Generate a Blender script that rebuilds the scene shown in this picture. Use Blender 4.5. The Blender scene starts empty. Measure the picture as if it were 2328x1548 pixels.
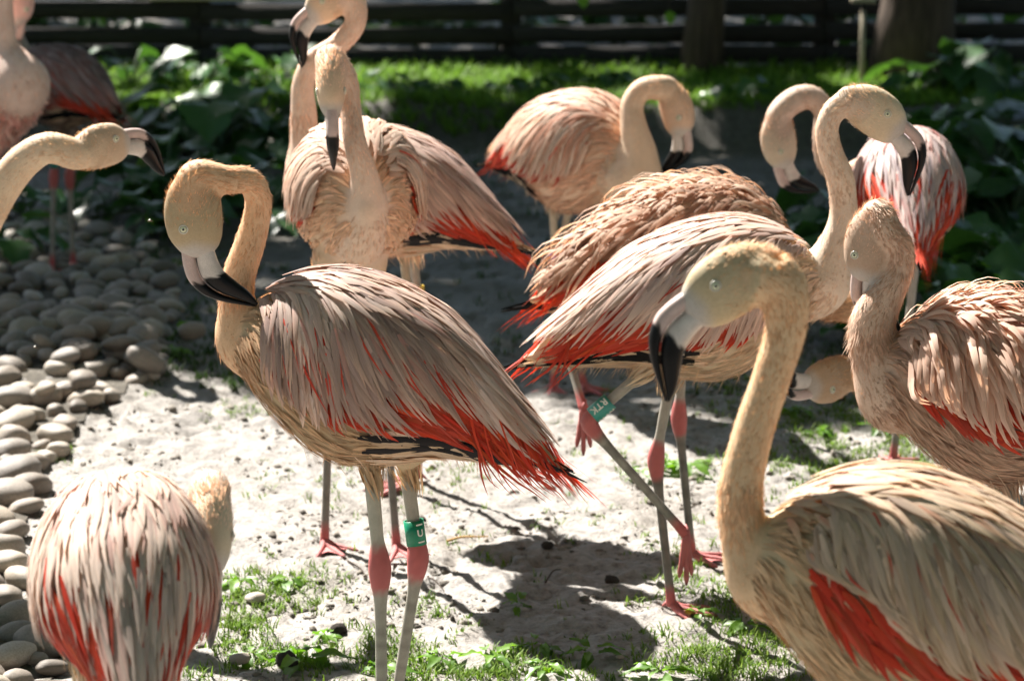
import bpy, bmesh, math, random
import numpy as np
from mathutils import Vector, Matrix

# ------------------------------------------------------------------ camera, world, sun, exposure
scn = bpy.context.scene
COL = scn.collection
PW, PH, FPX = 2328.0, 1548.0, 6470.0
CAM_H, PITCH = 1.6, math.radians(12.0)
cam_d = bpy.data.cameras.new('camera'); cam = bpy.data.objects.new('camera', cam_d); COL.objects.link(cam)
cam.location = (0, 0, CAM_H); cam.rotation_euler = (math.radians(90) - PITCH, 0, 0)
cam_d.sensor_width = 36.0; cam_d.lens = FPX / PW * 36.0
cam_d.clip_start = 0.1; cam_d.clip_end = 400
cam_d.dof.use_dof = True; cam_d.dof.focus_distance = 4.5; cam_d.dof.aperture_fstop = 6.3
scn.camera = cam
SUN_EL = math.radians(47.0)
SUN_H = np.array([-0.60, 0.80])                       # horizontal direction towards the sun
world = bpy.data.worlds.new('World'); scn.world = world; world.use_nodes = True
wn = world.node_tree; bg = wn.nodes['Background']
sky = wn.nodes.new('ShaderNodeTexSky'); sky.sky_type = 'NISHITA'; sky.sun_disc = False
sky.sun_elevation = SUN_EL; sky.sun_rotation = math.atan2(SUN_H[0], SUN_H[1])
wn.links.new(sky.outputs[0], bg.inputs[0]); bg.inputs[1].default_value = 0.05
sun_d = bpy.data.lights.new('sun', 'SUN'); sun_d.energy = 5.0; sun_d.angle = math.radians(0.53); sun_d.color = (1.0, 0.95, 0.88)
sun = bpy.data.objects.new('sun', sun_d); COL.objects.link(sun)
sd = Vector((SUN_H[0] * math.cos(SUN_EL), SUN_H[1] * math.cos(SUN_EL), math.sin(SUN_EL)))
sun.rotation_euler = sd.to_track_quat('Z', 'Y').to_euler(); sun.location = (-6, 8, 12)
vs = scn.view_settings; vs.view_transform = 'Standard'; vs.look = 'None'; vs.gamma = 1; vs.exposure = 1.8
scn.cycles.max_bounces = 6; scn.cycles.transparent_max_bounces = 4

# ------------------------------------------------------------------ helpers
rng = np.random.default_rng(11)
cT, sT = math.cos(PITCH), math.sin(PITCH)
def P(px, py, Y):
    a = (px - PW / 2) / FPX; b = (PH / 2 - py) / FPX
    t = Y / (cT + b * sT)
    return np.array([a * t, Y, CAM_H + t * (-sT + b * cT)])
def Gp(px, py, z=0.0):
    a = (px - PW / 2) / FPX; b = (PH / 2 - py) / FPX
    t = (CAM_H - z) / (sT - b * cT)
    return np.array([a * t, t * (cT + b * sT), z])
def px2m(Y, py=900): return Y / (cT + (PH / 2 - py) / FPX * sT) / FPX
def nrm(v): return v / (np.linalg.norm(v, axis=-1, keepdims=True) + 1e-12)
def sstep(a, b, x): t = np.clip((x - a) / (b - a), 0, 1); return t * t * (3 - 2 * t)
def hash3(ix, iy, iz):
    h = (ix * 374761393 + iy * 668265263 + iz * 2147483647 * 0 + iz * 1274126177) & 0xffffffff
    h = ((h ^ (h >> 13)) * 1274126177) & 0xffffffff
    return ((h ^ (h >> 16)) & 0xffff) / 65535.0
def noise(p, scale=1.0, seed=0):
    q = np.asarray(p, float) * scale + seed * 17.13
    if q.shape[-1] == 2: q = np.concatenate([q, np.zeros(q.shape[:-1] + (1,))], -1)
    i = np.floor(q).astype(np.int64); f = q - i; f = f * f * (3 - 2 * f); r = 0
    for dx in (0, 1):
        for dy in (0, 1):
            for dz in (0, 1):
                w = (f[..., 0] if dx else 1 - f[..., 0]) * (f[..., 1] if dy else 1 - f[..., 1]) * (f[..., 2] if dz else 1 - f[..., 2])
                r = r + w * hash3(i[..., 0] + dx, i[..., 1] + dy, i[..., 2] + dz)
    return r
def fbm(p, scale, oct=4, seed=0):
    r = 0; a = 0.5
    for k in range(oct): r = r + a * noise(p, scale * 2 ** k, seed + k); a *= 0.5
    return r
def mesh_np(name, V, F, smooth=True, col=None, uv=None):
    V = np.asarray(V, np.float32).reshape(-1, 3)
    me = bpy.data.meshes.new(name)
    if isinstance(F, np.ndarray):
        n, k = F.shape
        me.vertices.add(len(V)); me.vertices.foreach_set('co', V.ravel())
        me.loops.add(n * k); me.loops.foreach_set('vertex_index', F.astype(np.int32).ravel())
        me.polygons.add(n); me.polygons.foreach_set('loop_start', np.arange(0, n * k, k, dtype=np.int32))
        me.polygons.foreach_set('loop_total', np.full(n, k, np.int32))
        me.update(calc_edges=True)
    else:
        me.from_pydata(V.tolist(), [], F); me.update()
    if smooth: me.polygons.foreach_set('use_smooth', np.ones(len(me.polygons), bool))
    if col is not None: set_col(me, col)
    if uv is not None:
        l = me.uv_layers.new(name='UVMap'); idx = np.empty(len(me.loops), np.int32); me.loops.foreach_get('vertex_index', idx)
        l.data.foreach_set('uv', np.asarray(uv, np.float32)[idx].ravel())
    return me
def set_col(me, col):
    a = me.color_attributes.new('Col', 'FLOAT_COLOR', 'POINT')
    c = np.ones((len(me.vertices), 4), np.float32); c[:, :3] = col; a.data.foreach_set('color', c.ravel())
def obj(name, me, mat, parent=None, **props):
    o = bpy.data.objects.new(name, me); COL.objects.link(o)
    if mat is not None and me is not None:
        me.materials.clear(); me.materials.append(mat)
    if parent is not None: o.parent = parent
    for k, v in props.items(): o[k] = v
    return o
def empty(name, loc, **props):
    o = bpy.data.objects.new(name, None); COL.objects.link(o); o.location = tuple(loc); o.empty_display_size = 0.1
    for k, v in props.items(): o[k] = v
    return o

def catmull(pts, n):
    pts = np.asarray(pts, float); m = len(pts)
    e = np.vstack([2 * pts[0] - pts[1], pts, 2 * pts[-1] - pts[-2]])
    d = np.sqrt(np.linalg.norm(np.diff(e[:, :3], axis=0), axis=1)) + 1e-6
    k = np.concatenate([[0], np.cumsum(d)])
    seg = np.linalg.norm(np.diff(pts[:, :3], axis=0), axis=1); cum = np.concatenate([[0], np.cumsum(seg)]) / seg.sum()
    out = []
    for s in np.linspace(0, 1, n):
        i = min(max(np.searchsorted(cum, s, side='right') - 1, 0), m - 2)
        u = (s - cum[i]) / (cum[i + 1] - cum[i]); t0, t1, t2, t3 = k[i:i + 4]; t = t1 + u * (t2 - t1)
        p0, p1, p2, p3 = e[i:i + 4]
        A1 = (t1 - t) / (t1 - t0) * p0 + (t - t0) / (t1 - t0) * p1; A2 = (t2 - t) / (t2 - t1) * p1 + (t - t1) / (t2 - t1) * p2
        A3 = (t3 - t) / (t3 - t2) * p2 + (t - t2) / (t3 - t2) * p3
        B1 = (t2 - t) / (t2 - t0) * A1 + (t - t0) / (t2 - t0) * A2; B2 = (t3 - t) / (t3 - t1) * A2 + (t - t1) / (t3 - t1) * A3
        out.append((t2 - t) / (t2 - t1) * B1 + (t - t1) / (t2 - t1) * B2)
    return np.array(out)
def frames(C):
    T = nrm(np.gradient(C, axis=0)); n = np.cross(T[0], [0.31, 0.2, 0.93]); n /= np.linalg.norm(n); N = [n]
    for i in range(1, len(C)):
        n = N[-1] - np.dot(N[-1], T[i]) * T[i]; n /= np.linalg.norm(n); N.append(n)
    N = np.array(N); return T, N, np.cross(T, N)
def grid_faces(nr, nc, closed=True, base=0):
    i = np.arange(nr - 1)[:, None]; j = np.arange(nc if closed else nc - 1)[None, :]; j2 = (j + 1) % nc
    return np.stack(np.broadcast_arrays(i * nc + j, i * nc + j2, (i + 1) * nc + j2, (i + 1) * nc + j), -1).reshape(-1, 4) + base
def tube(C, R, seg=14, flat=None):
    """closed tube, capped by collapsing its ends; returns V, F"""
    C = np.asarray(C, float); R = np.asarray(R, float)
    T, N, B = frames(C); th = np.linspace(0, 2 * np.pi, seg, endpoint=False)
    ring = N[:, None] * np.cos(th)[None, :, None] + B[:, None] * np.sin(th)[None, :, None]
    V = C[:, None] + ring * R[:, None, None]
    V = np.concatenate([np.repeat(C[:1][:, None], seg, 1) - T[:1][:, None] * R[0] * .5, V, np.repeat(C[-1:][:, None], seg, 1) + T[-1:][:, None] * R[-1] * .5])
    V[0] += (ring[0] * 1e-4); V[-1] += (ring[-1] * 1e-4)
    return V.reshape(-1, 3), grid_faces(len(C) + 2, seg)
def join(parts):
    Vs, Fs, b = [], [], 0
    for V, F in parts: Vs.append(np.asarray(V).reshape(-1, 3)); Fs.append(F + b); b += len(Vs[-1])
    return np.concatenate(Vs), np.concatenate(Fs)

# ------------------------------------------------------------------ materials
def new_mat(name):
    m = bpy.data.materials.new(name); m.use_nodes = True; nt = m.node_tree; return m, nt, nt.nodes['Principled BSDF'], nt.nodes['Material Output']
def N_(nt, t, **kw):
    n = nt.nodes.new(t)
    for k, v in kw.items(): setattr(n, k, v)
    return n
def tex_noise(nt, scale, detail=4, rough=0.6, vec=None):
    n = N_(nt, 'ShaderNodeTexNoise'); n.inputs['Scale'].default_value = scale; n.inputs['Detail'].default_value = detail; n.inputs['Roughness'].default_value = rough
    if vec is not None: nt.links.new(vec, n.inputs['Vector'])
    return n
def ramp(nt, fac, stops):
    r = N_(nt, 'ShaderNodeValToRGB'); el = r.color_ramp.elements
    while len(el) < len(stops): el.new(0.5)
    for e, (p, c) in zip(el, stops): e.position = p; e.color = (*c, 1) if len(c) == 3 else c
    nt.links.new(fac, r.inputs[0]); return r
def mixc(nt, a, b, fac, mode='MIX'):
    m = N_(nt, 'ShaderNodeMix', data_type='RGBA', blend_type=mode)
    for s, v in ((m.inputs[6], a), (m.inputs[7], b)):
        if hasattr(v, 'is_output'): nt.links.new(v, s)
        else: s.default_value = (*v, 1)
    if hasattr(fac, 'is_output'): nt.links.new(fac, m.inputs[0])
    else: m.inputs[0].default_value = fac
    return m.outputs[2]
def plumage_mat(name, transl=0.3, streak=True, warm=(1.0, 1.0, 1.0)):
    m, nt, b, out = new_mat(name)
    at = N_(nt, 'ShaderNodeAttribute', attribute_name='Col')
    c = at.outputs['Color']
    if streak:
        uv = N_(nt, 'ShaderNodeTexCoord'); mp = N_(nt, 'ShaderNodeMapping'); mp.inputs['Scale'].default_value = (14, 1.3, 1)
        nt.links.new(uv.outputs['UV'], mp.inputs['Vector']); n = tex_noise(nt, 1.0, 3, 0.6, mp.outputs[0])
        r = ramp(nt, n.outputs['Fac'], [(0.3, (0.74, 0.72, 0.70)), (0.55, (1, 1, 1)), (0.75, (1.12, 1.12, 1.12))])
        c = mixc(nt, c, r.outputs[0], 1.0, 'MULTIPLY')
    else:
        n = tex_noise(nt, 160, 4, 0.65); r = ramp(nt, n.outputs['Fac'], [(0.3, (0.90, 0.88, 0.86)), (0.6, (1.03, 1.03, 1.03))])
        c = mixc(nt, c, r.outputs[0], 1.0, 'MULTIPLY')
        bp = N_(nt, 'ShaderNodeBump'); bp.inputs['Strength'].default_value = 0.5; bp.inputs['Distance'].default_value = 0.002
        nt.links.new(n.outputs['Fac'], bp.inputs['Height']); nt.links.new(bp.outputs[0], b.inputs['Normal'])
    nt.links.new(c, b.inputs['Base Color']); b.inputs['Roughness'].default_value = 0.62; b.inputs['Specular IOR Level'].default_value = 0.25
    if transl > 0:
        tr = N_(nt, 'ShaderNodeBsdfTranslucent'); nt.links.new(mixc(nt, c, warm, 1.0, 'MULTIPLY'), tr.inputs[0]); mx = N_(nt, 'ShaderNodeMixShader'); mx.inputs[0].default_value = transl
        nt.links.new(b.outputs[0], mx.inputs[1]); nt.links.new(tr.outputs[0], mx.inputs[2]); nt.links.new(mx.outputs[0], out.inputs[0])
    return m
M = {}
M['feather'] = plumage_mat('feather', 0.28, True, (1.3, 0.98, 0.70))
M['skin'] = plumage_mat('down', 0.0, False)
def attr_mat(name, rough, spec, bump=None, coat=0):
    m, nt, b, out = new_mat(name); at = N_(nt, 'ShaderNodeAttribute', attribute_name='Col'); c = at.outputs['Color']
    n = tex_noise(nt, bump[0] if bump else 60, 3); r = ramp(nt, n.outputs['Fac'], [(0.3, (0.72, 0.72, 0.72)), (0.65, (1.1, 1.1, 1.1))])
    nt.links.new(mixc(nt, c, r.outputs[0], 1, 'MULTIPLY'), b.inputs['Base Color'])
    b.inputs['Roughness'].default_value = rough; b.inputs['Specular IOR Level'].default_value = spec; b.inputs['Coat Weight'].default_value = coat
    if bump:
        bp = N_(nt, 'ShaderNodeBump'); bp.inputs['Strength'].default_value = bump[1]; bp.inputs['Distance'].default_value = 0.002
        nt.links.new(n.outputs['Fac'], bp.inputs['Height']); nt.links.new(bp.outputs[0], b.inputs['Normal'])
    return m
M['bill'] = attr_mat('bill_horn', 0.32, 0.2, (90, 0.15))
M['leg'] = attr_mat('leg_skin', 0.5, 0.45, (220, 0.5))
M['eye'] = attr_mat('eye_ball', 0.12, 0.6)
def plain(name, c, rough=0.5, spec=0.4, var=0.15, scale=30, transl=0.0, bump=0.0):
    m, nt, b, out = new_mat(name); n = tex_noise(nt, scale, 4)
    lo = tuple(x * (1 - var) for x in c); hi = tuple(min(1, x * (1 + var)) for x in c)
    r = ramp(nt, n.outputs['Fac'], [(0.3, lo), (0.7, hi)]); nt.links.new(r.outputs[0], b.inputs['Base Color'])
    b.inputs['Roughness'].default_value = rough; b.inputs['Specular IOR Level'].default_value = spec
    if bump:
        bp = N_(nt, 'ShaderNodeBump'); bp.inputs['Strength'].default_value = bump; bp.inputs['Distance'].default_value = 0.005
        nt.links.new(n.outputs['Fac'], bp.inputs['Height']); nt.links.new(bp.outputs[0], b.inputs['Normal'])
    if transl:
        tr = N_(nt, 'ShaderNodeBsdfTranslucent'); nt.links.new(r.outputs[0], tr.inputs[0]); mx = N_(nt, 'ShaderNodeMixShader'); mx.inputs[0].default_value = transl
        nt.links.new(b.outputs[0], mx.inputs[1]); nt.links.new(tr.outputs[0], mx.inputs[2]); nt.links.new(mx.outputs[0], out.inputs[0])
    return m
M['green_band'] = plain('green_band', (0.0, 0.20, 0.10), 0.35, 0.5, 0.06)
M['teal_band'] = plain('teal_band', (0.05, 0.30, 0.25), 0.35, 0.5, 0.06)
M['pink_band'] = plain('pink_band', (0.75, 0.35, 0.6), 0.4, 0.4, 0.05)
M['yellow_band'] = plain('yellow_band', (0.75, 0.5, 0.03), 0.4, 0.4, 0.05)
M['white_print'] = plain('white_print', (0.75, 0.75, 0.66), 0.5, 0.3, 0.1)
M['pupil'] = plain('pupil', (0.005, 0.005, 0.005), 0.1, 0.6, 0.0)

# ------------------------------------------------------------------ terrain
def bank(y): return 0.14 * sstep(11.15, 11.4, y)
def pile(x, y):   # mound under the cobbles
    c = Gp(190, 850); d = np.hypot((x - c[0]) / 0.36, (y - c[1]) / 0.65); return 0.055 * np.exp(-d * d * 1.2)
def gh(x, y, fine=True):
    p = np.stack([x, y], -1)
    z = (fbm(p, 1.3, 3, 3) - 0.44) * 0.035 + bank(y + (noise(p, 1.1, 8) - .5) * .3) + pile(x, y)
    if fine:
        n1 = fbm(p, 17, 3, 21); n2 = noise(p, 62, 31); n3 = noise(p, 30, 41)
        z = z + (n1 - 0.44) * 0.030 - 0.016 * sstep(0.64, 0.86, n3) * sstep(0.35, 0.6, fbm(p, 3.1, 2, 5)) + (n2 - 0.5) * 0.008
    return z
def build_ground():
    def ax(a, b, st, lo, hi, n):
        core = np.arange(a, b, st)
        L = a - np.geomspace(0.04, a - lo, n)[::-1]; R = core[-1] + np.geomspace(0.04, hi - b, n)
        return np.concatenate([L, core, R])
    xs = ax(-1.75, 1.75, 0.0122, -90, 90, 44)
    ys = np.concatenate([4.4 - np.geomspace(0.04, 40, 34)[::-1], np.arange(4.4, 7.4, 0.0122), np.arange(7.4, 14.5, 0.045), 14.5 + np.geomspace(0.05, 130, 40)])
    X, Y = np.meshgrid(xs, ys); Z = gh(X, Y)
    V = np.stack([X, Y, Z], -1).reshape(-1, 3); F = grid_faces(len(ys), len(xs), False)
    m, nt, b, out = new_mat('dried_mud')
    tc = N_(nt, 'ShaderNodeTexCoord'); ob = tc.outputs['Object']
    n1 = tex_noise(nt, 3.0, 5, 0.6, ob); n2 = tex_noise(nt, 45, 6, 0.7, ob); n3 = tex_noise(nt, 160, 3, 0.6, ob); n4 = tex_noise(nt, 1.5, 3, 0.5, ob)
    c1 = ramp(nt, n2.outputs['Fac'], [(0.30, (0.09, 0.08, 0.07)), (0.45, (0.24, 0.222, 0.205)), (0.7, (0.37, 0.35, 0.33))])
    c2 = ramp(nt, n1.outputs['Fac'], [(0.35, (0.78, 0.75, 0.70)), (0.6, (1.05, 1.05, 1.05))])
    c = mixc(nt, c1.outputs[0], c2.outputs[0], 1, 'MULTIPLY')
    # moss and earth beyond the clearing, with tree shade darkened into the colour
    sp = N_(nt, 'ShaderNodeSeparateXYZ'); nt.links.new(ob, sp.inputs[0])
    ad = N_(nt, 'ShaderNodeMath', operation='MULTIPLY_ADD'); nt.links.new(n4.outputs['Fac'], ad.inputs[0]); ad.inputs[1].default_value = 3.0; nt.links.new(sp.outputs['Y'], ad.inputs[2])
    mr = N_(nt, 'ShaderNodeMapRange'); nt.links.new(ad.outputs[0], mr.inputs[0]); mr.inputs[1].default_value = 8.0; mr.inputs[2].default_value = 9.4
    moss_shade = ramp(nt, n2.outputs['Fac'], [(0.35, (0.045, 0.04, 0.03)), (0.6, (0.10, 0.085, 0.06)), (0.75, (0.06, 0.085, 0.03))])
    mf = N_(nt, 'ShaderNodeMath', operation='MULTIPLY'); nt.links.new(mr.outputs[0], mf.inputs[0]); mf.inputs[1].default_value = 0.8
    c = mixc(nt, c, moss_shade.outputs[0], mf.outputs[0])
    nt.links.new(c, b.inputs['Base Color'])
    rr = ramp(nt, n1.outputs['Fac'], [(0.3, (0.5,) * 3), (0.7, (0.8,) * 3)]); nt.links.new(rr.outputs[0], b.inputs['Roughness']); b.inputs['Specular IOR Level'].default_value = 0.35
    bp = N_(nt, 'ShaderNodeBump'); bp.inputs['Strength'].default_value = 0.7; bp.inputs['Distance'].default_value = 0.006
    h = N_(nt, 'ShaderNodeMath', operation='ADD'); nt.links.new(n2.outputs['Fac'], h.inputs[0]); nt.links.new(n3.outputs['Fac'], h.inputs[1])
    nt.links.new(h.outputs[0], bp.inputs['Height']); nt.links.new(bp.outputs[0], b.inputs['Normal'])
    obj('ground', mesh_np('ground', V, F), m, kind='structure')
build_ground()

# ------------------------------------------------------------------ flamingos
TT = np.array([0, .05, .14, .23, .32, .43, .555, .657, .74, .83, .92, 1.0])
TOP = np.array([.085, .165, .24, .283, .30, .297, .272, .222, .172, .118, .065, .012])     # above the axis
BOT = np.array([.05, .09, .148, .192, .228, .235, .178, .11, .082, .06, .03, .004])        # below it
HWD = np.array([.06, .12, .185, .225, .243, .245, .218, .172, .13, .09, .052, .018])
_d = np.linspace(0, 1, 201)
def _smooth(a):
    v = np.interp(_d, TT, a); k = np.hanning(23); k /= k.sum(); w = np.convolve(np.pad(v, 11, mode='reflect', reflect_type='odd'), k, 'valid'); return w
TOPd, BOTd, HWDd = _smooth(TOP), _smooth(BOT), _smooth(HWD)

class Body:
    def __init__(s, chest, tail, kh=1.0, kw=1.0, roll=0.0):
        s.c = chest; v = tail - chest; s.L = np.linalg.norm(v); s.ax = v / s.L
        up = np.array([0, 0, 1.0]); up = up - up.dot(s.ax) * s.ax; up /= np.linalg.norm(up); lat = np.cross(s.ax, up)
        s.up = up * math.cos(roll) + lat * math.sin(roll); s.lat = np.cross(s.ax, s.up)     # lat: the bird's left... one side
        s.kh, s.kw = kh, kw
    def S(s, t, th, wing=False, shrink=0.0):
        tt = np.clip(t, 0, 1); top = np.interp(tt, _d, TOPd) * s.kh; bot = np.interp(tt, _d, BOTd) * s.kh; hw = np.interp(tt, _d, HWDd) * s.kw
        mid = (top - bot) / 2; half = (top + bot) / 2; cs, sn = np.cos(th), np.sin(th)
        y = np.sign(sn) * np.abs(sn) ** 0.85
        if wing:
            a = np.abs(th); y = np.where(a > 1.45, np.sign(th) * (1.0 - 0.08 * np.clip(a - 1.45, 0, 1.2)), y)
        z = mid + half * cs
        cap = np.where(t < 0, np.sqrt(np.clip(1 - (t / 0.06) ** 2, 0, 1)), 1.0)
        z = mid + (z - mid) * cap; y = y * cap
        return s.c + s.ax * (np.asarray(t)[..., None] * s.L) + s.up * (z * s.L)[..., None] + s.lat * (y * hw * s.L)[..., None]
    def N(s, t, th, wing=False):
        e = 0.004; a = s.S(t + e, th, wing) - s.S(t - e, th, wing); b = s.S(t, th + 0.03, wing) - s.S(t, th - 0.03, wing)
        n = nrm(np.cross(a, b)); ctr = s.c + s.ax * (np.clip(t, 0.05, 1)[..., None] * s.L) + s.up * 0.02 * s.L
        d = s.S(t, th, wing) - ctr; sg = np.sign((n * d).sum(-1, keepdims=True)); return n * np.where(sg == 0, 1, sg)
    def R(s, t): tt = np.clip(t, 0.05, .95); return 0.5 * s.L * ((np.interp(tt, _d, TOPd) + np.interp(tt, _d, BOTd)) / 2 * s.kh + np.interp(tt, _d, HWDd) * s.kw)

PROF = {'lance': [.38, .85, 1, .92, .68, .34, .05], 'round': [.4, .85, 1, 1, .9, .6, .12], 'thin': [.7, 1, .9, .8, .6, .35, .05]}
def feather_mesh(Pc, Nn, W, prof, camber, c0, c1, rs, cols=3):
    """Pc [n,k,3] centre lines, Nn [n,k,3] normals, W [n] half widths -> V,F,col,uv"""
    n, k, _ = Pc.shape
    T = nrm(np.gradient(Pc, axis=1)); Sd = nrm(np.cross(Nn, T)); Nn = np.cross(T, Sd)
    w = np.interp(np.linspace(0, 1, k), np.linspace(0, 1, 7), PROF[prof]); w = W[:, None] * w[None]
    Vm = np.stack([Pc - Sd * w[..., None] - Nn * (w * camber)[..., None], Pc, Pc + Sd * w[..., None] - Nn * (w * camber)[..., None]], 2)
    if cols == 2: Vm = Vm[:, :, ::2]
    idx = np.arange(n * k * cols).reshape(n, k, cols)
    a, b, c, d = idx[:, :-1, :-1], idx[:, :-1, 1:], idx[:, 1:, 1:], idx[:, 1:, :-1]
    F = np.stack([a, b, c, d], -1).reshape(-1, 4)
    v = np.linspace(0, 1, k)[None, :, None, None]
    col = (c0[:, None, None, :] * (1 - v) + c1[:, None, None, :] * v) * np.ones((1, 1, cols, 1))
    r = rs.random((n, 1, 1)) * 50
    U = np.stack([np.broadcast_to(np.linspace(0, 1, cols)[None, None] + r, (n, k, cols)), np.broadcast_to(np.linspace(0, 1, k)[None, :, None] + r * 1.7, (n, k, cols))], -1)
    return Vm.reshape(-1, 3), F, col.reshape(-1, 3), U.reshape(-1, 2)
class Pool:
    def __init__(s): s.p = []
    def add(s, x): s.p.append(x)
    def mesh(s, name, off):
        b = 0; Vs, Fs, Cs, Us = [], [], [], []
        for V, F, C, U in s.p: Vs.append(V - off); Fs.append(F + b); Cs.append(C); Us.append(U); b += len(V)
        return mesh_np(name, np.concatenate(Vs), np.concatenate(Fs), True, np.clip(np.concatenate(Cs), 0, 1), np.concatenate(Us))
def pick(rs, n, table, field=None):
    w = np.array([x[0] for x in table], float); w /= w.sum(); i = rs.choice(len(table), n, p=w)
    if field is not None:
        q = np.clip((np.argsort(np.argsort(field + rs.normal(0, .09, n))) + .5) / n, 0, .999); i = np.searchsorted(np.cumsum(w), q)
    c = np.array([x[1] for x in table])[i]
    return c * (0.74 + 0.50 * rs.random((n, 1)))
def body_feathers(pool, bd, rs, n, t, th, ln, W, phi, off, lift, prof, c0, c1, wing=False, k=6, camber=0.18, grav=0.0, dphi=0.0, curl=0.0, jit=8, thmax=None, keep=None, coh=True, arch=False, cols=3):
    t0 = rs.uniform(*t, n); th0 = rs.uniform(*th, n); sd_ = np.where(rs.random(n) < .5, -1.0, 1.0)
    if keep is not None:
        ok = keep(t0, th0); t0, th0, sd_ = t0[ok], th0[ok], sd_[ok]; n = len(t0)
    if n == 0: return
    l = ln(t0, th0) * (0.8 + 0.4 * rs.random(n)); w = W(t0, th0) * (0.8 + 0.4 * rs.random(n)) if callable(W) else rs.uniform(*W, n)
    ph = np.radians(phi(t0, th0) + rs.normal(0, jit, n)); v = np.linspace(0, 1, k)
    ang = ph[:, None] + np.radians(dphi) * v[None]
    tt = t0[:, None] + np.cumsum(np.concatenate([np.zeros((n, 1)), l[:, None] * np.cos(ang[:, 1:]) / bd.L / (k - 1)], 1), 1)
    hh = th0[:, None] + np.cumsum(np.concatenate([np.zeros((n, 1)), l[:, None] * np.sin(ang[:, 1:]) / bd.R(t0)[:, None] / (k - 1)], 1), 1)
    if callable(thmax): thmax = thmax(t0)[:, None]
    if thmax is not None: hh = np.minimum(hh, thmax + 0.25 * np.tanh((hh - thmax) / 0.25) * (hh > thmax))
    hh = hh * sd_[:, None]
    Pc = bd.S(tt, hh, wing); Nn = bd.N(np.clip(tt, -.05, .97), hh, wing)
    lf = lift * (0.5 + rs.random(n)) if np.isscalar(lift) else lift(rs, n)
    o = (rs.uniform(*off, n)[:, None] + (lf * l)[:, None] * v[None] ** 1.4 + (curl * rs.random(n) * l)[:, None] * np.maximum(v[None] - .45, 0) ** 2)
    if arch: o = o[:, :1] + (o - o[:, :1]) * 1.9 * (1 - .75 * v[None] ** 2)
    Pc = Pc + Nn * o[..., None]; Pc[..., 2] -= (grav * l)[:, None] * v[None] ** 2
    cn = fbm(bd.S(t0, th0 * sd_), 16, 2, 6) if coh else None
    tint = np.array([1.05, .985, .97]) if coh else 1
    c0 = pick(rs, n, c0, cn) * tint if isinstance(c0, list) else c0(rs, n, t0, th0); c1 = pick(rs, n, c1, cn) * tint if isinstance(c1, list) else (c1(rs, n, t0, th0) if c1 is not None else c0)
    pool.add(feather_mesh(Pc, Nn, w, prof, camber, c0, c1, rs, cols))

HEAD = np.array([  # top x,z, bottom x,z, half width
    [-.086, -.020, -.080, -.036, .004], [-.079, -.002, -.072, -.047, .0165], [-.064, .015, -.055, -.054, .0235], [-.038, .027, -.030, -.057, .0275], [-.010, .030, -.002, -.056, .0275],
    [.014, .0265, .018, -.053, .0245], [.031, .017, .032, -.047, .0195], [.040, .0095, .042, -.038, .0150], [.0455, .004, .047, -.031, .0100], [.048, -.006, .049, -.020, .002]])
BILL = np.array([
    [.034, .0095, .036, -.036, .0130], [.046, .0095, .048, -.038, .0130], [.060, .0085, .058, -.041, .0125], [.074, .0055, .067, -.045, .0125], [.087, -.002, .075, -.051, .0125], [.098, -.0125, .082, -.058, .0120],
    [.106, -.026, .089, -.065, .0105], [.112, -.041, .096, -.0725, .0085], [.1165, -.057, .104, -.0795, .0065], [.1205, -.073, .1125, -.085, .0045], [.123, -.0845, .119, -.0885, .002]])
BILL[:, :4] = BILL[0, :4] * 0 + np.array([.040, 0, .040, 0]) + (BILL[:, :4] - np.array([.040, 0, .040, 0])) * 1.07
def resample(A, n):
    x = np.linspace(0, len(A) - 1, n); B = catmull(np.concatenate([A[:, :2], np.zeros((len(A), 1)), A[:, 2:]], 1), n)
    return np.delete(B, 2, 1)
def prof_loft(A, f0, f1, seg=20, pw=1.0, arch=0.0):
    """rings between fraction f0..f1 of each top-bottom chord"""
    th = np.linspace(0, 2 * np.pi, seg, endpoint=False); out = []
    for i, (tx, tz, bx, bz, hw) in enumerate(A):
        u = i / (len(A) - 1); a, b_ = (f0(u) if callable(f0) else f0), (f1(u) if callable(f1) else f1)
        t_ = np.array([tx, tz]); b2 = np.array([bx, bz]); p, q = t_ + (b2 - t_) * a, t_ + (b2 - t_) * b_
        c = (p + q) / 2; h = (p - q) / 2
        w = hw * (1 if b_ - a > .9 else (0.80 if a == 0 else 1.0))
        r = np.zeros((seg, 3)); cs = np.sign(np.cos(th)) * np.abs(np.cos(th)) ** pw; sn = np.sign(np.sin(th)) * np.abs(np.sin(th)) ** pw
        r[:, 0] = c[0] + h[0] * cs; r[:, 2] = c[1] + h[1] * cs; r[:, 1] = w * sn; out.append(r)
    V = np.array(out); V = np.concatenate([V[:1].mean(1, keepdims=True) + (V[:1] - V[:1].mean(1, keepdims=True)) * .02, V, V[-1:].mean(1, keepdims=True) + (V[-1:] - V[-1:].mean(1, keepdims=True)) * .02])
    return V.reshape(-1, 3), grid_faces(len(V), seg)

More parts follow.
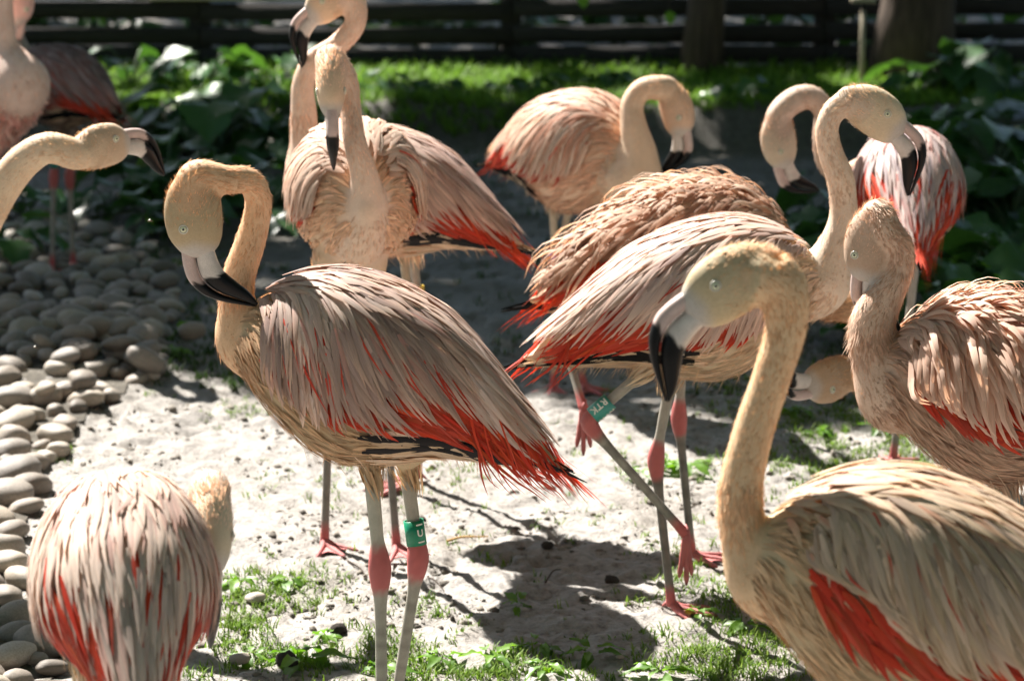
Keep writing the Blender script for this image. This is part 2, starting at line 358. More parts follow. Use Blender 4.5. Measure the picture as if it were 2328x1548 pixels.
def foot_parts(spread=1.0, fold=0.0):
    """local: origin where the leg meets the toes, x forward, z up; returns V,F"""
    parts = []; tips = []
    for a, l in ((-38 * spread, .078), (0, .092), (36 * spread, .076)):
        a = math.radians(a); s = np.linspace(0, 1, 9); r = np.interp(s, [0, .3, .6, .92, 1], [.0075, .006, .005, .0042, .002])
        bump = 0.0012 * np.sin(s * 9.4) ** 2
        z = np.interp(s, [0, .25, 1], [.004, -.004, -.009]) - fold * 0.05 * s ** 1.5
        C = np.stack([l * s * math.cos(a), l * s * math.sin(a), z], 1); V, F = tube(C, r + bump * .6, 8); V[:, 2] = V[:, 2]; parts.append((V, F)); tips.append(C)
    for A, B in ((tips[0], tips[1]), (tips[1], tips[2])):
        k = 7; rows = []
        for j in range(k):
            u = j / (k - 1); e = 0.86 - 0.26 * math.sin(u * math.pi); ss = np.linspace(0, e, 7)
            ca = np.stack([np.interp(ss, np.linspace(0, 1, 9), A[:, d]) for d in range(3)], 1); cb = np.stack([np.interp(ss, np.linspace(0, 1, 9), B[:, d]) for d in range(3)], 1)
            rows.append(ca * (1 - u) + cb * u)
        G = np.array(rows); G[..., 2] += 0.0005; n1 = G.reshape(-1, 3); n2 = n1 - [0, 0, .0018]
        F1 = grid_faces(k, 7, False); parts.append((np.concatenate([n1, n2]), np.concatenate([F1, F1[:, ::-1] + len(n1)])))
    C = np.array([[0, 0, .006], [-.010, .001, .004], [-.019, .002, -.004]]); parts.append(tube(C, [.006, .004, .002], 6))
    return join(parts)

RED = (0.60, 0.035, 0.014); ORANGE = (0.70, 0.11, 0.022); CORAL = (0.62, 0.11, 0.07); BLACK = (0.005, 0.005, 0.006)
def ramp_col(rs, n, a, b): k = rs.random((n, 1)); return np.array(a) * (1 - k) + np.array(b) * k

def remeshed(V, F, voxel, off):
    me = mesh_np('tmp', V - off, F); o = bpy.data.objects.new('tmp', me); COL.objects.link(o)
    md = o.modifiers.new('r', 'REMESH'); md.mode = 'VOXEL'; md.voxel_size = voxel; md.use_smooth_shade = True
    sm = o.modifiers.new('s', 'SMOOTH'); sm.factor = 0.5; sm.iterations = 4
    dg = bpy.context.evaluated_depsgraph_get(); out = bpy.data.meshes.new_from_object(o.evaluated_get(dg)); bpy.data.objects.remove(o); bpy.data.meshes.remove(me)
    return out

def flamingo(key, label, chest, tail, neck, head, legs, pal, kh=1.0, kw=1.0, roll=0.0, detail=1.0, ruffle=0.0, plume=0.5, seed=1, bands=(), hs=1.0, voxel=0.0063, scapmul=1.0, redvis=1.0, belly_show=1.0):
    rs = np.random.default_rng(seed)
    bd = Body(P(*chest), P(*tail), kh, kw, roll); L = bd.L
    Y0 = (chest[2] + tail[2]) / 2
    # ---- legs first (the root sits on the ground between the feet)
    L3 = []
    for lg in legs:
        pts = [P(*q) for q in lg['pts']]
        if lg.get('ground', True):
            f = pts[-1]; z = float(gh(f[0], f[1], False)) + .012; pts[-1] = np.array([f[0], f[1], z])
        L3.append(pts)
    gpts = [p[-1] for p, lg in zip(L3, legs) if lg.get('ground', True)]
    base = np.mean(gpts, 0) if gpts else np.array([bd.c[0], bd.c[1], 0]); base = np.array([base[0], base[1], float(gh(base[0], base[1], False))])
    root = empty('flamingo', base, label=label, category='flamingo', group='flock of flamingos')
    # ---- head frame
    e = P(head['eye'][0], head['eye'][1], head['eye'][2]); ps, pt, rl = [math.radians(head[k]) for k in ('yaw', 'pitch', 'roll')]
    f0 = np.array([math.cos(ps), math.sin(ps), 0]); u0 = np.array([0, 0, 1.0])
    Fw = f0 * math.cos(pt) - u0 * math.sin(pt); Up = u0 * math.cos(pt) + f0 * math.sin(pt); Sd = np.cross(Up, Fw)
    Up, Sd = Up * math.cos(rl) + Sd * math.sin(rl), Sd * math.cos(rl) - Up * math.sin(rl)
    hsz = hs * head.get('size', 1.0)
    side = np.sign(np.dot(Sd, np.array([0, -1, 0]) )) or 1
    def H(v): v = np.asarray(v, float) * hsz; return e_c + v[..., :1] * Fw + v[..., 1:2] * Sd + v[..., 2:3] * Up
    e_c = e - (Sd * 0.026 * hsz * (side if abs(np.dot(Sd, [0, 1, 0])) > .3 else 0))     # head centre lies behind the seen eye
    # ---- neck
    nk = []
    for (px, py, Y, w) in neck: nk.append([*P(px, py, Y), w / 2 * px2m(Y, py)])
    start = bd.S(np.array(.16), np.array(0.0)) * .35 + bd.S(np.array(.16), np.array(math.pi)) * .65
    nk = [[*start, .055]] + nk + [[*H([-.070, 0, -.022]), head.get('nr', .0265) * hsz], [*H([-.030, 0, -.014]), .024 * hsz]]
    NS = catmull(np.array(nk), 90); nC, nR = NS[:, :3], np.maximum(NS[:, 3], .012)
    # ---- one continuous skin: torso + neck + head + thighs
    tt = np.concatenate([np.linspace(-.0598, 0, 6), np.linspace(.02, 1, 40)]); th = np.linspace(-np.pi, np.pi, 36, endpoint=False)
    A, B_ = np.meshgrid(tt, th, indexing='ij'); parts = [(bd.S(A, B_) - bd.N(A, B_) * .004, grid_faces(len(tt), 36))]
    n0 = parts[0][0].shape[0]; V0 = parts[0][0].reshape(-1, 3)
    capV = np.concatenate([V0[:36].mean(0, keepdims=True) + (V0[:36] - V0[:36].mean(0)) * .02, V0, V0[-36:].mean(0, keepdims=True) + (V0[-36:] - V0[-36:].mean(0)) * .02])
    parts = [(capV, grid_faces(len(tt) + 2, 36))]
    parts.append(tube(nC, nR, 20))
    hv, hf = prof_loft(resample(HEAD, 26), 0.0, 1.0, 24); parts.append((H(hv), hf))
    for pts, lg in zip(L3, legs):
        hip, kn = pts[0], pts[1]; d = kn - hip; up_in = bd.c + bd.ax * (np.dot(hip - bd.c, bd.ax)) + bd.up * .0
        C = np.array([up_in * .55 + hip * .45, hip * .92 + up_in * .08, hip + d * .10, hip + d * lg.get('thigh', .22)]); parts.append(tube(catmull(C, 12), np.interp(np.linspace(0, 1, 12), [0, .45, .75, 1], [.05, .030, .0165, .0100]), 14))
    bv, bf = join(parts); me = remeshed(bv, bf, voxel, base)
    co = np.empty(len(me.vertices) * 3, np.float32); me.vertices.foreach_get('co', co); co = co.reshape(-1, 3) + base
    dn = np.linalg.norm(co[:, None, :] - nC[None, ::3, :], axis=2); ni = dn.argmin(1); dd = dn.min(1) / nR[::3][ni]
    nz = fbm(co, 38, 3, 2)[:, None]; nzb = fbm(co, 9, 3, 4)[:, None]
    c_n = np.array(pal['neck']); c_b = np.array(pal['belly'])
    wn_ = (1 - sstep(1.05, 1.5, dd))[:, None]; col = c_b * (1 - wn_) + c_n * wn_
    col = col * (0.88 + 0.28 * nz) * (0.85 + 0.3 * nzb)
    hl = np.stack([(co - e_c) @ Fw, (co - e_c) @ Sd, (co - e_c) @ Up], 1) / hsz
    face = sstep(.012, .035, hl[:, 0] - .25 * np.abs(hl[:, 2] + .012)) * (np.linalg.norm(hl, axis=1) < .07)
    col = col * (1 - face[:, None]) + np.array([.50, .46, .42]) * face[:, None]
    isb = (np.linalg.norm(hl - np.array([-.045, 0, -.02]), axis=1) < .035)[:, None] * np.array(pal.get('cheek', 0.18))
    col = col * (1 - isb * .8)
    set_col(me, np.clip(col, 0, 1)); obj('body', me, M['skin'], root)
    # ---- bill
    Bl = resample(BILL, 34); hk = head.get('split', .34)
    su = lambda u: np.interp(u, [0, .35, .6, 1], [.42, .36, .34, .40])
    for nm, f0_, f1_ in (('upper_mandible', 0.0, lambda u: su(u) - .012), ('lower_mandible', lambda u: su(u) + .012, 1.0)):
        v, f = prof_loft(Bl, f0_, f1_, 18, 0.9); s_ = (np.arange(len(v)) // 18) / (len(Bl) + 1)
        edge = .335 + .02 * np.sin(v[:, 2] * 300) + (0.02 if nm[0] == 'u' else 0.0)
        k = sstep(-.012, .012, s_ - edge)[:, None]
        pale = np.array([.60, .46, .42]) if nm[0] == 'u' else np.array([.66, .60, .55])
        pale = pale * (0.8 + .4 * fbm(v, 90, 3, 7))[:, None]
        obj(nm, mesh_np(nm, H(v) - base, f, True, pale * (1 - k) + np.array(BLACK) * k), M['bill'], root)
    # ---- eyes
    for sg in (-1, 1):
        u = np.linspace(0, np.pi, 12); w = np.linspace(0, 2 * np.pi, 20, endpoint=False); Uu, Ww = np.meshgrid(u, w, indexing='ij')
        prof_r = np.array([.0001, .0015, .0028, .0040, .0047, .0052, .0058, .0066, .0072, .0074, .0070, .0001]); prof_y = np.array([.0046, .0045, .0042, .0036, .0029, .0027, .0031, .0032, .0024, .0010, -.002, -.004])
        v = np.stack([prof_r[:, None] * np.cos(Ww), (.0240 + prof_y[:, None] + 0 * Ww) * sg, prof_r[:, None] * np.sin(Ww)], -1).reshape(-1, 3)
        c = np.repeat(np.array([[.72, .74, .52]] * 4 + [[.50, .48, .30], [.16, .13, .10], [.62, .60, .50], [.70, .68, .58], [.66, .62, .52], [.6, .5, .4], [.5, .4, .3], [.4, .3, .2]]), 20, 0)
        F_ = grid_faces(12, 20); F_ = F_ if sg < 0 else F_[:, ::-1]
        eo = obj('eye', mesh_np('eye', H(v) - base, F_, True, c), M['eye'], root)
        pr = np.array([.0001, .0012, .0017, .0019]); py_ = np.array([.00495, .0049, .0047, .0042])
        v = np.stack([pr[:, None] * np.cos(w), (.0240 + py_[:, None] + 0 * w[None]) * sg, pr[:, None] * np.sin(w)], -1).reshape(-1, 3)
        obj('pupil', mesh_np('pupil', H(v) - base, grid_faces(4, 20)), M['pupil'], eo)
    # ---- legs
    for li, (pts, lg) in enumerate(zip(L3, legs)):
        hip, kn, ft = pts[0], pts[1], pts[2]; d1 = nrm(kn - hip); d2 = nrm(ft - kn); sc = lg.get('k', 1.0)
        path = [hip - d1 * .03, hip + (kn - hip) * .5, kn - d1 * .045, kn - d1 * .018, kn + (d2 - d1) * .004, kn + d2 * .020, kn + d2 * .05, kn + (ft - kn) * .5, ft - d2 * .03, ft]
        rad = [.0110, .0098, .0095, .0142, .0162, .0142, .0095, .0082, .0085, .0100]
        Q = catmull(np.concatenate([np.array(path), np.array(rad)[:, None] * sc], 1), 60); V, F = tube(Q[:, :3], Q[:, 3], 14)
        dk = np.linalg.norm(V - kn, axis=1); df = np.linalg.norm(V - ft, axis=1); nzv = fbm(V, 120, 3, 9)
        g = np.array(lg.get('col', pal.get('leg', (.40, .37, .31))))[None] * (0.72 + .55 * nzv)[:, None]
        below = (((V - kn) @ d2) > .03)[:, None] * (0.82 if not lg.get('dark') else 0.5); g = g * np.where(below > 0, below, 1.0)
        ring = np.where((df < .26) & (np.sin(df * 900) > .55), .75, 1.0)[:, None]; g = g * ring
        pk = np.array([.52, .13, .12]) * (0.8 + .4 * nzv)[:, None]
        w1 = (1 - sstep(.030, .044, dk + .012 * (nzv - .5)))[:, None]; w2 = (1 - sstep(.020, .05, df))[:, None]
        g = g * (1 - w1) + pk * w1; g = g * (1 - w2) + pk * np.array([1.05, .9, .9]) * w2
        lo = obj('leg', mesh_np('leg', V - base, F, True, np.clip(g, 0, 1)), M['leg'], root)
        fv, ff = foot_parts(lg.get('spread', 1.0), lg.get('fold', 0.0)); hd = math.radians(lg.get('head', -30)); tip = math.radians(lg.get('tip', 0))
        fx = np.array([math.cos(hd) * math.cos(tip), math.sin(hd) * math.cos(tip), -math.sin(tip)]); fy = np.array([-math.sin(hd), math.cos(hd), 0]); fz = np.cross(fx, fy)
        W3 = ft + fv[:, :1] * fx + fv[:, 1:2] * fy + fv[:, 2:3] * fz
        nzv = fbm(W3, 70, 3, 5); r_ = np.linalg.norm(fv, axis=1); pc = np.array([.55, .15, .14]) * (0.7 + .6 * nzv)[:, None]; pc = np.where((r_ > .083)[:, None], pc * .25, pc)
        obj('foot', mesh_np('foot', W3 - base, ff, True, np.clip(pc, 0, 1)), M['leg'], lo)
        for bnd in bands:
            if bnd['leg'] != li: continue
            bl = bnd.get('len', .034); r0 = .0145 * bnd.get('r', 1.0); c0 = kn - d1 * (bnd.get('up', .030) + bl) if not bnd.get('on_tarsus') else kn + d2 * bnd['up']; dx = d1 if not bnd.get('on_tarsus') else d2
            nx = nrm(np.cross(dx, [0, 1, .2])); ny = np.cross(dx, nx); w = np.linspace(0, 2 * np.pi, 28, endpoint=False)
            if ny[1] > 0: pass
            pr = [(0, r0 - .0022), (0, r0), (bl, r0), (bl, r0 - .0022), (0, r0 - .0022)]
            V = np.array([c0 + dx * a + (nx[None] * np.cos(w)[:, None] + ny[None] * np.sin(w)[:, None]) * r for a, r in pr]); bo = obj('leg_band', mesh_np('leg_band', V.reshape(-1, 3) - base, grid_faces(5, 28), False), M[bnd['mat']], root)
            tocam = nrm(np.array([0, -1, .28])); a0 = math.atan2(np.dot(tocam, ny), np.dot(tocam, nx))
            for (txt, al, ar, rot, size, vert) in bnd.get('text', ()):
                cu = bpy.data.curves.new('t', 'FONT'); cu.body = txt; cu.size = size; cu.align_x = 'CENTER'; cu.align_y = 'CENTER'; cu.space_character = 1.12; cu.offset = size * .03
                to = bpy.data.objects.new('t', cu); COL.objects.link(to); tm = bpy.data.meshes.new_from_object(to.evaluated_get(bpy.context.evaluated_depsgraph_get())); bpy.data.objects.remove(to)
                bm = bmesh.new(); bm.from_mesh(tm); bmesh.ops.triangulate(bm, faces=bm.faces[:]); bmesh.ops.subdivide_edges(bm, edges=bm.edges[:], cuts=3, use_grid_fill=True); bm.to_mesh(tm); bm.free(); q = np.empty(len(tm.vertices) * 3); tm.vertices.foreach_get('co', q); q = q.reshape(-1, 3)
                # vert: letters run along the leg from the hip down; otherwise round it
                al_, arc = (q[:, 0], -q[:, 1]) if vert else (-q[:, 1], -q[:, 0])
                A_ = a0 + (al + arc / r0); hand = np.sign(np.dot(np.cross(nx, ny), dx))
                w3 = c0 + dx[None] * (ar * bl + al_)[:, None] + (nx[None] * np.cos(A_)[:, None] + ny[None] * np.sin(A_)[:, None]) * (r0 + .0006)
                tm.vertices.foreach_set('co', (w3 - base).astype(np.float32).ravel()); tm.update(); obj('lettering', tm, M['white_print'], bo)
    # ---- plumage
    pool = Pool(); D = detail; bl_ = pal['belly']; nkc = pal['neck']
    bel = [(1, bl_), (1, tuple(np.array(bl_) * 1.25)), (.6, tuple(np.array(bl_) * .72)), (.5, tuple(np.array(bl_) * .5 + np.array(nkc) * .6))]
    body_feathers(pool, bd, rs, int(3400 * D), (.012, .86), (0.0, math.pi), lambda t, h: .030 + .024 * t, (.0013, .0030), lambda t, h: 4 + 16 * (h < 2), (-.001, .002), .06 + .1 * ruffle, 'lance', bel, bel, k=4, jit=10, cols=2,
                  keep=lambda t, h: (h > 1.75 + .25 * t) | (t < .13) | ((t < .2) & (h > 1.3)))
    for pts, lg in zip(L3, legs):      # ragged feathers round the top of each leg
        hip, kn = pts[0], pts[1]; d = nrm(kn - hip); n = int(150 * D) + 30; a = rs.uniform(0, 2 * np.pi, n); n1 = nrm(np.cross(d, [0.3, 1, .2])); n2 = np.cross(d, n1); rd = n1 * np.cos(a)[:, None] + n2 * np.sin(a)[:, None]
        p0 = hip + d * (rs.uniform(-.05, .012, n))[:, None] + rd * rs.uniform(.012, .026, n)[:, None]; l = rs.uniform(.022, .045, n); v = np.array([0, .35, .7, 1.0])
        Pc = p0[:, None] + (d + bd.ax * .25)[None, None] * (l[:, None] * v)[..., None] - rd[:, None] * (.012 * v ** 2)[None, :, None]; c = pick(rs, n, bel)
        pool.add(feather_mesh(Pc, np.repeat(rd[:, None], 4, 1), rs.uniform(.001, .0026, n), 'lance', .1, c, c * 1.1, rs))
    # under-tail coverts
    pale = [(1, (.70, .58, .42)), (1, (.62, .48, .32)), (.5, (.76, .66, .52))]
    body_feathers(pool, bd, rs, int(300 * D), (.50, .90), (1.95, math.pi), lambda t, h: .045 + .025 * t, (.0045, .008), lambda t, h: 2 + 0 * t, (.001, .004), .05, 'lance', pale, pale, k=5)
    # black flight feathers below the wing
    blk = [(1, BLACK), (.3, (.02, .018, .02))]
    body_feathers(pool, bd, rs, int(44), (.46, .74), (2.0, 2.32), lambda t, h: .15 + .03 * t, (.007, .010), lambda t, h: 4 + 0 * t, (.002, .005), .02, 'round', blk, blk, wing=False, k=7, jit=3)
    # red coverts
    rc = lambda r, n, t, h: ramp_col(r, n, RED, ORANGE) * (0.42 + .8 * r.random((n, 1))) * np.where(t > .5, 1, .85)[:, None]
    rc1 = lambda r, n, t, h: ramp_col(r, n, RED, CORAL) * (0.8 + .5 * r.random((n, 1)))
    body_feathers(pool, bd, rs, int(680 * redvis), (.12, .80), (1.05, 1.80), lambda t, h: .05 + .045 * t, (.0035, .0072), lambda t, h: 24 - 10 * t, (.003, .006), .015, 'lance', rc, rc1, wing=True, k=6, thmax=1.98)
    # lesser coverts on the shoulder
    sc_ = pal['scap']; tip = pal.get('tip', sc_)
    lf = (lambda r, n: (.03 + .05 * r.random(n)) + ruffle * r.random(n) ** 2.5 * .6) if ruffle else .04
    body_feathers(pool, bd, rs, int(620 * D), (.04, .34), (0.0, 1.80), lambda t, h: .034 + .03 * t, (.0040, .0066), lambda t, h: np.clip(20 + 30 * h, 0, 58), (.006, .009), lf, 'lance', sc_, tip, wing=True, k=5, curl=0, arch=ruffle > 0, jit=11, keep=lambda t, h: ((h < .75) | (t > .10 + .05 * (h - .75))) & (h < pal.get('lowf', 1.8) + .05))
    # long scapulars and tertials
    wl = pal.get('low', 1.9); lf0 = pal.get('lowf', 1.7); wlim = lambda t: np.interp(t, [.10, .22, .48], [lf0, lf0 + .08, wl])
    body_feathers(pool, bd, rs, int(1050 * scapmul), (.10, .70), (0.02, 1.32), lambda t, h: (.068 + .075 * t) * (1.0 + .2 * (h > .7)), (.0034, .0066), lambda t, h: np.clip(h / .75, .10, 1) * np.interp(t, [.05, .3, .55, .75], [66, 50, 34, 20]), (.007, .012), lf, 'lance', sc_, tip, wing=True, k=7, thmax=wlim, curl=0, arch=ruffle > 0, jit=6 + 6 * ruffle, grav=.03, keep=lambda t, h: (h < .75) | (t < pal.get('scend', .47) + .3 * np.maximum(0, 1.1 - h)))
    # mantle along the spine
    body_feathers(pool, bd, rs, int(330 * D), (.08, .80), (0.0, .55), lambda t, h: .06 + .04 * t, (.0042, .0072), lambda t, h: 12 * h / .5, (.011, .015), lf, 'lance', sc_, tip, wing=True, k=7, arch=ruffle > 0, jit=8 + 10 * ruffle)
    if pal.get('rump'):
        body_feathers(pool, bd, rs, int(260 * pal['rump']), (.46, .92), (0.0, 1.5), lambda t, h: .06 + .05 * t, (.0035, .0065), lambda t, h: 10 * h, (.010, .014), .03, 'lance', rc, rc1, wing=True, k=6, keep=lambda t, h: rs.random(len(t)) < sstep(.42, .72, t + .06 * np.sin(h * 9)))
    if pal.get('fluff'):
        body_feathers(pool, bd, rs, int(1500 * pal['fluff']), (-.05, .6), (0.0, math.pi), lambda t, h: .03 + 0 * t, (.005, .009), lambda t, h: 10 + 0 * t, (.0, .004), .35, 'round', bel, sc_, k=5, jit=25, curl=.8)
    # red streaks among the scapulars and trailing plumes
    body_feathers(pool, bd, rs, int(22 * pal.get('streak', 1)), (.14, .7), (.6, 1.5), lambda t, h: .07 + .05 * t, (.0016, .0030), lambda t, h: np.interp(t, [.05, .4, .7], [60, 40, 24]), (.007, .012), .04, 'thin', rc1, rc1, wing=True, k=6, thmax=wlim)
    body_feathers(pool, bd, rs, int(80 * plume), (.72, .93), (.25, 1.9), lambda t, h: .075 + .05 * h / 2, (.0013, .0030), lambda t, h: 22 + 12 * h, (.004, .012), .10, 'thin', rc, rc1, wing=True, k=7, grav=.35, jit=13)
    if D > .3:   # white wispy barbs at belly edge
        body_feathers(pool, bd, rs, int(130 * D), (.30, .95), (2.3, math.pi), lambda t, h: .028 + 0 * t, (.0005, .0010), lambda t, h: 40 + 0 * t, (.001, .003), .4, 'thin', pale, pale, k=4, grav=.3, jit=25)
    obj('plumage', pool.mesh('plumage', base), M['feather'], root, kind='stuff')
    # ---- neck and head down: short hair-like feathers
    T_, Nn, Bb = frames(nC); pool = Pool()
    for (n, lo, hi, ln, wd) in ((int(6500 * D), 6, 86, .0115, (.0006, .0012)), (int(1300 * D), 3, 34, .020, (.0011, .0022))):
        s = rs.uniform(lo, hi, n); i = np.clip(s.astype(int), 0, 88); th_ = rs.uniform(0, 2 * np.pi, n)
        c = nC[i] + (nC[i + 1] - nC[i]) * (s - i)[:, None]; rdir = Nn[i] * np.cos(th_)[:, None] + Bb[i] * np.sin(th_)[:, None]; r = nR[i]
        l = ln * (.6 + .8 * rs.random(n)); lift = .10 + .22 * rs.random(n); v = np.array([0, .5, 1.0])
        if ruffle: lift = lift * (1 + ruffle)
        sw = rs.normal(0, .18, n); tang = -T_[i] + np.cross(rdir, T_[i]) * sw[:, None]
        Pc = c[:, None] + rdir[:, None] * (r[:, None, None] - .0018) + tang[:, None] * (l[:, None] * v)[..., None] + rdir[:, None] * ((l * lift)[:, None] * v ** 1.3)[..., None]
        cc = np.array(nkc) * (.78 + .46 * rs.random((n, 1))) * (0.8 + .4 * fbm(c, 30, 2, 3))[:, None]; cc2 = cc * (1.05 + .2 * rs.random((n, 1)))
        pool.add(feather_mesh(Pc, np.repeat(rdir[:, None], 3, 1), rs.uniform(*wd, n), 'thin', .1, cc, cc2, rs, 2))
    n = int(1500 * D); k_ = rs.uniform(1, 16, n); thh = rs.uniform(0, 2 * np.pi, n); Hr = resample(HEAD, 26); i = k_.astype(int); fr = (k_ - i)[:, None]
    A6 = Hr[i] * (1 - fr) + Hr[i + 1] * fr; c = (A6[:, :2] + A6[:, 2:4]) / 2; h = (A6[:, :2] - A6[:, 2:4]) / 2
    pos = np.stack([c[:, 0] + h[:, 0] * np.cos(thh), A6[:, 4] * np.sin(thh), c[:, 1] + h[:, 1] * np.cos(thh)], 1); ctr = np.stack([c[:, 0], 0 * thh, c[:, 1]], 1); nr = nrm(pos - ctr)
    l = .007 * (.6 + .8 * rs.random(n)); v = np.array([0, .5, 1.0]); dr = np.array([-1, 0, -.15]) + rs.normal(0, .15, (n, 3)); dr = nrm(dr - (dr * nr).sum(1, keepdims=True) * nr)
    Pl = pos[:, None] - nr[:, None] * .0018 + dr[:, None] * (l[:, None] * v)[..., None] + nr[:, None] * ((l * (.25 + .3 * rs.random(n)))[:, None] * v)[..., None]
    cc = np.array(nkc) * (.85 + .45 * rs.random((n, 1)))
    Nw = (nr[:, :1] * Fw + nr[:, 1:2] * Sd + nr[:, 2:3] * Up)
    pool.add(feather_mesh(H(Pl), np.repeat(Nw[:, None], 3, 1), rs.uniform(.0005, .0010, n), 'thin', .1, cc, cc * 1.1, rs, 2))
    obj('neck_down', pool.mesh('neck_down', base), M['feather'], root, kind='stuff')
    return root, bd

def std_legs(chest, tail, spread=.09, head=-30, t=.46, fwd=0.0):
    """two plain standing legs below a body whose feet are out of the picture"""
    bd = Body(P(*chest), P(*tail)); out = []
    for s in (-1, 1):
        hip = bd.S(np.array(t), np.array(math.pi)) + bd.lat * s * spread * .5 + bd.up * .02
        ft = np.array([hip[0] - bd.ax[0] * fwd, hip[1] - bd.ax[1] * fwd, 0]); kn = np.array([hip[0] + bd.ax[0] * .02, hip[1] + bd.ax[1] * .02, .29])
        out.append(dict(raw=[hip, kn, ft], head=head))
    return out
_P = P
def P(px, py=None, Y=None):
    if py is None or isinstance(px, np.ndarray): return np.asarray(px)
    return _P(px, py, Y)
class R3(tuple): pass
def to_px(p):
    d = np.asarray(p, float) - [0, 0, CAM_H]; zf = d[1] * cT - d[2] * sT; yu = d[1] * sT + d[2] * cT
    return (PW / 2 + d[0] / zf * FPX, PH / 2 - yu / zf * FPX, p[1])
def fin(legs): return [dict(pts=[to_px(q) for q in l.pop('raw')], **l) if 'raw' in l else l for l in legs]

PAL_A = dict(neck=(.72, .475, .29), belly=(.47, .36, .22), scap=[(1, (.30, .225, .21)), (3, (.42, .325, .30)), (.8, (.52, .30, .26)), (3, (.60, .47, .42)), (2.4, (.76, .66, .60))], tip=[(2, (.46, .36, .30)), (3, (.60, .47, .37)), (1.5, (.74, .64, .55))], streak=4.0)
PAL_B = dict(neck=(.74, .60, .47), belly=(.66, .55, .39), scap=[(3, (.68, .55, .48)), (2, (.46, .38, .35)), (2, (.76, .66, .58)), (.6, (.58, .28, .24))], tip=[(2, (.74, .62, .52)), (1, (.64, .46, .40))], streak=1.2)
PAL_C = dict(neck=(.74, .56, .44), belly=(.70, .52, .36), scap=[(3, (.70, .56, .45)), (1.5, (.56, .40, .31)), (2, (.76, .65, .54))], streak=.4)
PAL_D = dict(neck=(.56, .37, .23), belly=(.50, .35, .23), scap=[(3, (.46, .31, .22)), (2, (.58, .42, .31)), (2, (.66, .49, .37)), (1, (.33, .22, .17))], tip=[(2, (.66, .50, .38)), (2, (.72, .60, .48)), (1, (.42, .28, .20))], streak=.6)
PAL_E = dict(neck=(.72, .53, .38), belly=(.66, .46, .33), scap=[(3, (.68, .52, .40)), (2, (.74, .62, .50)), (1, (.58, .34, .24))], streak=.8)
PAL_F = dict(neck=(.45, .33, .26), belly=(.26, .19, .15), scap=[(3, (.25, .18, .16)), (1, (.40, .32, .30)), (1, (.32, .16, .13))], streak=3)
PAL_G = dict(rump=.55, scend=.36, neck=(.72, .58, .48), belly=(.62, .54, .40), scap=[(3, (.74, .64, .55)), (2, (.60, .49, .43)), (1, (.45, .36, .32)), (.7, (.62, .36, .30))], tip=[(2, (.74, .65, .56)), (1, (.60, .44, .38))], streak=1.4)
PAL_H = dict(lowf=1.12, low=1.82, scend=.62, neck=(.70, .49, .30), belly=(.54, .43, .27), scap=[(3, (.62, .49, .37)), (2, (.46, .37, .30)), (2, (.72, .60, .47)), (.6, (.60, .34, .24))], tip=[(2, (.66, .55, .40)), (1, (.56, .46, .30))], streak=1.2)
PAL_K = dict(rump=1.1, scend=.30, neck=(.64, .48, .38), belly=(.60, .50, .38), scap=[(3, (.66, .55, .52)), (2, (.46, .40, .42)), (2, (.76, .68, .65)), (.8, (.58, .28, .26))], streak=1.6)
PAL_M = dict(lowf=1.4, neck=(.62, .45, .34), belly=(.46, .33, .24), scap=[(3, (.62, .45, .35)), (2, (.46, .32, .25)), (2, (.72, .58, .46)), (.6, (.55, .26, .2))], tip=[(2, (.72, .57, .46)), (1, (.6, .42, .33))], streak=1.0)
PAL_L = dict(neck=(.76, .58, .41), belly=(.6, .45, .32), scap=PAL_C['scap'])
PAL_N = dict(fluff=1.4, neck=(.74, .56, .48), belly=(.76, .50, .44), scap=[(3, (.70, .50, .45)), (2, (.74, .58, .52)), (1, (.66, .36, .32))])

YA = 4.33
flamingo('A', 'grey-pink flamingo with bill pressed to its neck and wide green band above the knee', (538, 762, YA), (1262, 1052, YA - .10),
         [(556, 775, YA, 135), (538, 700, YA, 84), (545, 622, YA, 76), (566, 560, YA, 72), (584, 492, YA, 64), (586, 446, YA - .01, 62), (564, 412, YA - .03, 62), (518, 410, YA - .055, 66)],
         dict(eye=(417, 522, YA - .095), yaw=180, pitch=95, roll=0, size=1.03),
         [dict(pts=[(842, 1062, YA - .07), (864, 1292, YA - .08), (870, 1742, YA - .10)], head=200, k=1.12, thigh=.12, col=(.46, .45, .36)), dict(pts=[(922, 1060, YA + .04), (952, 1268, YA + .03), (884, 1700, YA + .03)], head=190, k=1.1, thigh=.12, col=(.44, .42, .34))],
         PAL_A, plume=1.5, seed=3, voxel=.005, bands=[dict(leg=1, mat='green_band', len=.040, up=.022, r=1.12, text=[('I', -.55, .15, 0, .016, True), ('U', -.55, .5, 0, .015, False), ('I', -.55, .85, 0, .016, True)])])
YB = 5.10
flamingo('B', 'pale flamingo stepping forward, green band lettered RTK on its bent leg', (1872, 640, YB), (1190, 822, YB - .06),
         [(1862, 640, YB, 150), (1892, 580, YB, 96), (1914, 520, YB, 74), (1918, 470, YB, 64), (1910, 405, YB, 64), (1888, 345, YB, 58), (1880, 292, YB, 54), (1898, 250, YB, 54), (1936, 228, YB, 62)],
         dict(eye=(2018, 260, YB - .03), yaw=-6, pitch=38, roll=0),
         [dict(pts=[(1528, 850, YB - .02), (1490, 1045, YB), (1527, 1352, YB)], head=-25, thigh=.15, dark=True), dict(pts=[(1475, 835, YB - .09), (1332, 958, YB - .10), (1560, 1215, YB - .10)], head=-75, tip=74, spread=.25, fold=.25, ground=False, thigh=.12)],
         PAL_B, plume=.35, seed=5, detail=.9, kh=.93, bands=[dict(leg=1, mat='teal_band', len=.042, up=.016, r=1.15, text=[('RTK', .35, .5, 0, .0175, True), ('RTK', -1.35, .5, 0, .0175, True), ('RTK', 2.4, .5, 0, .0175, True)])])
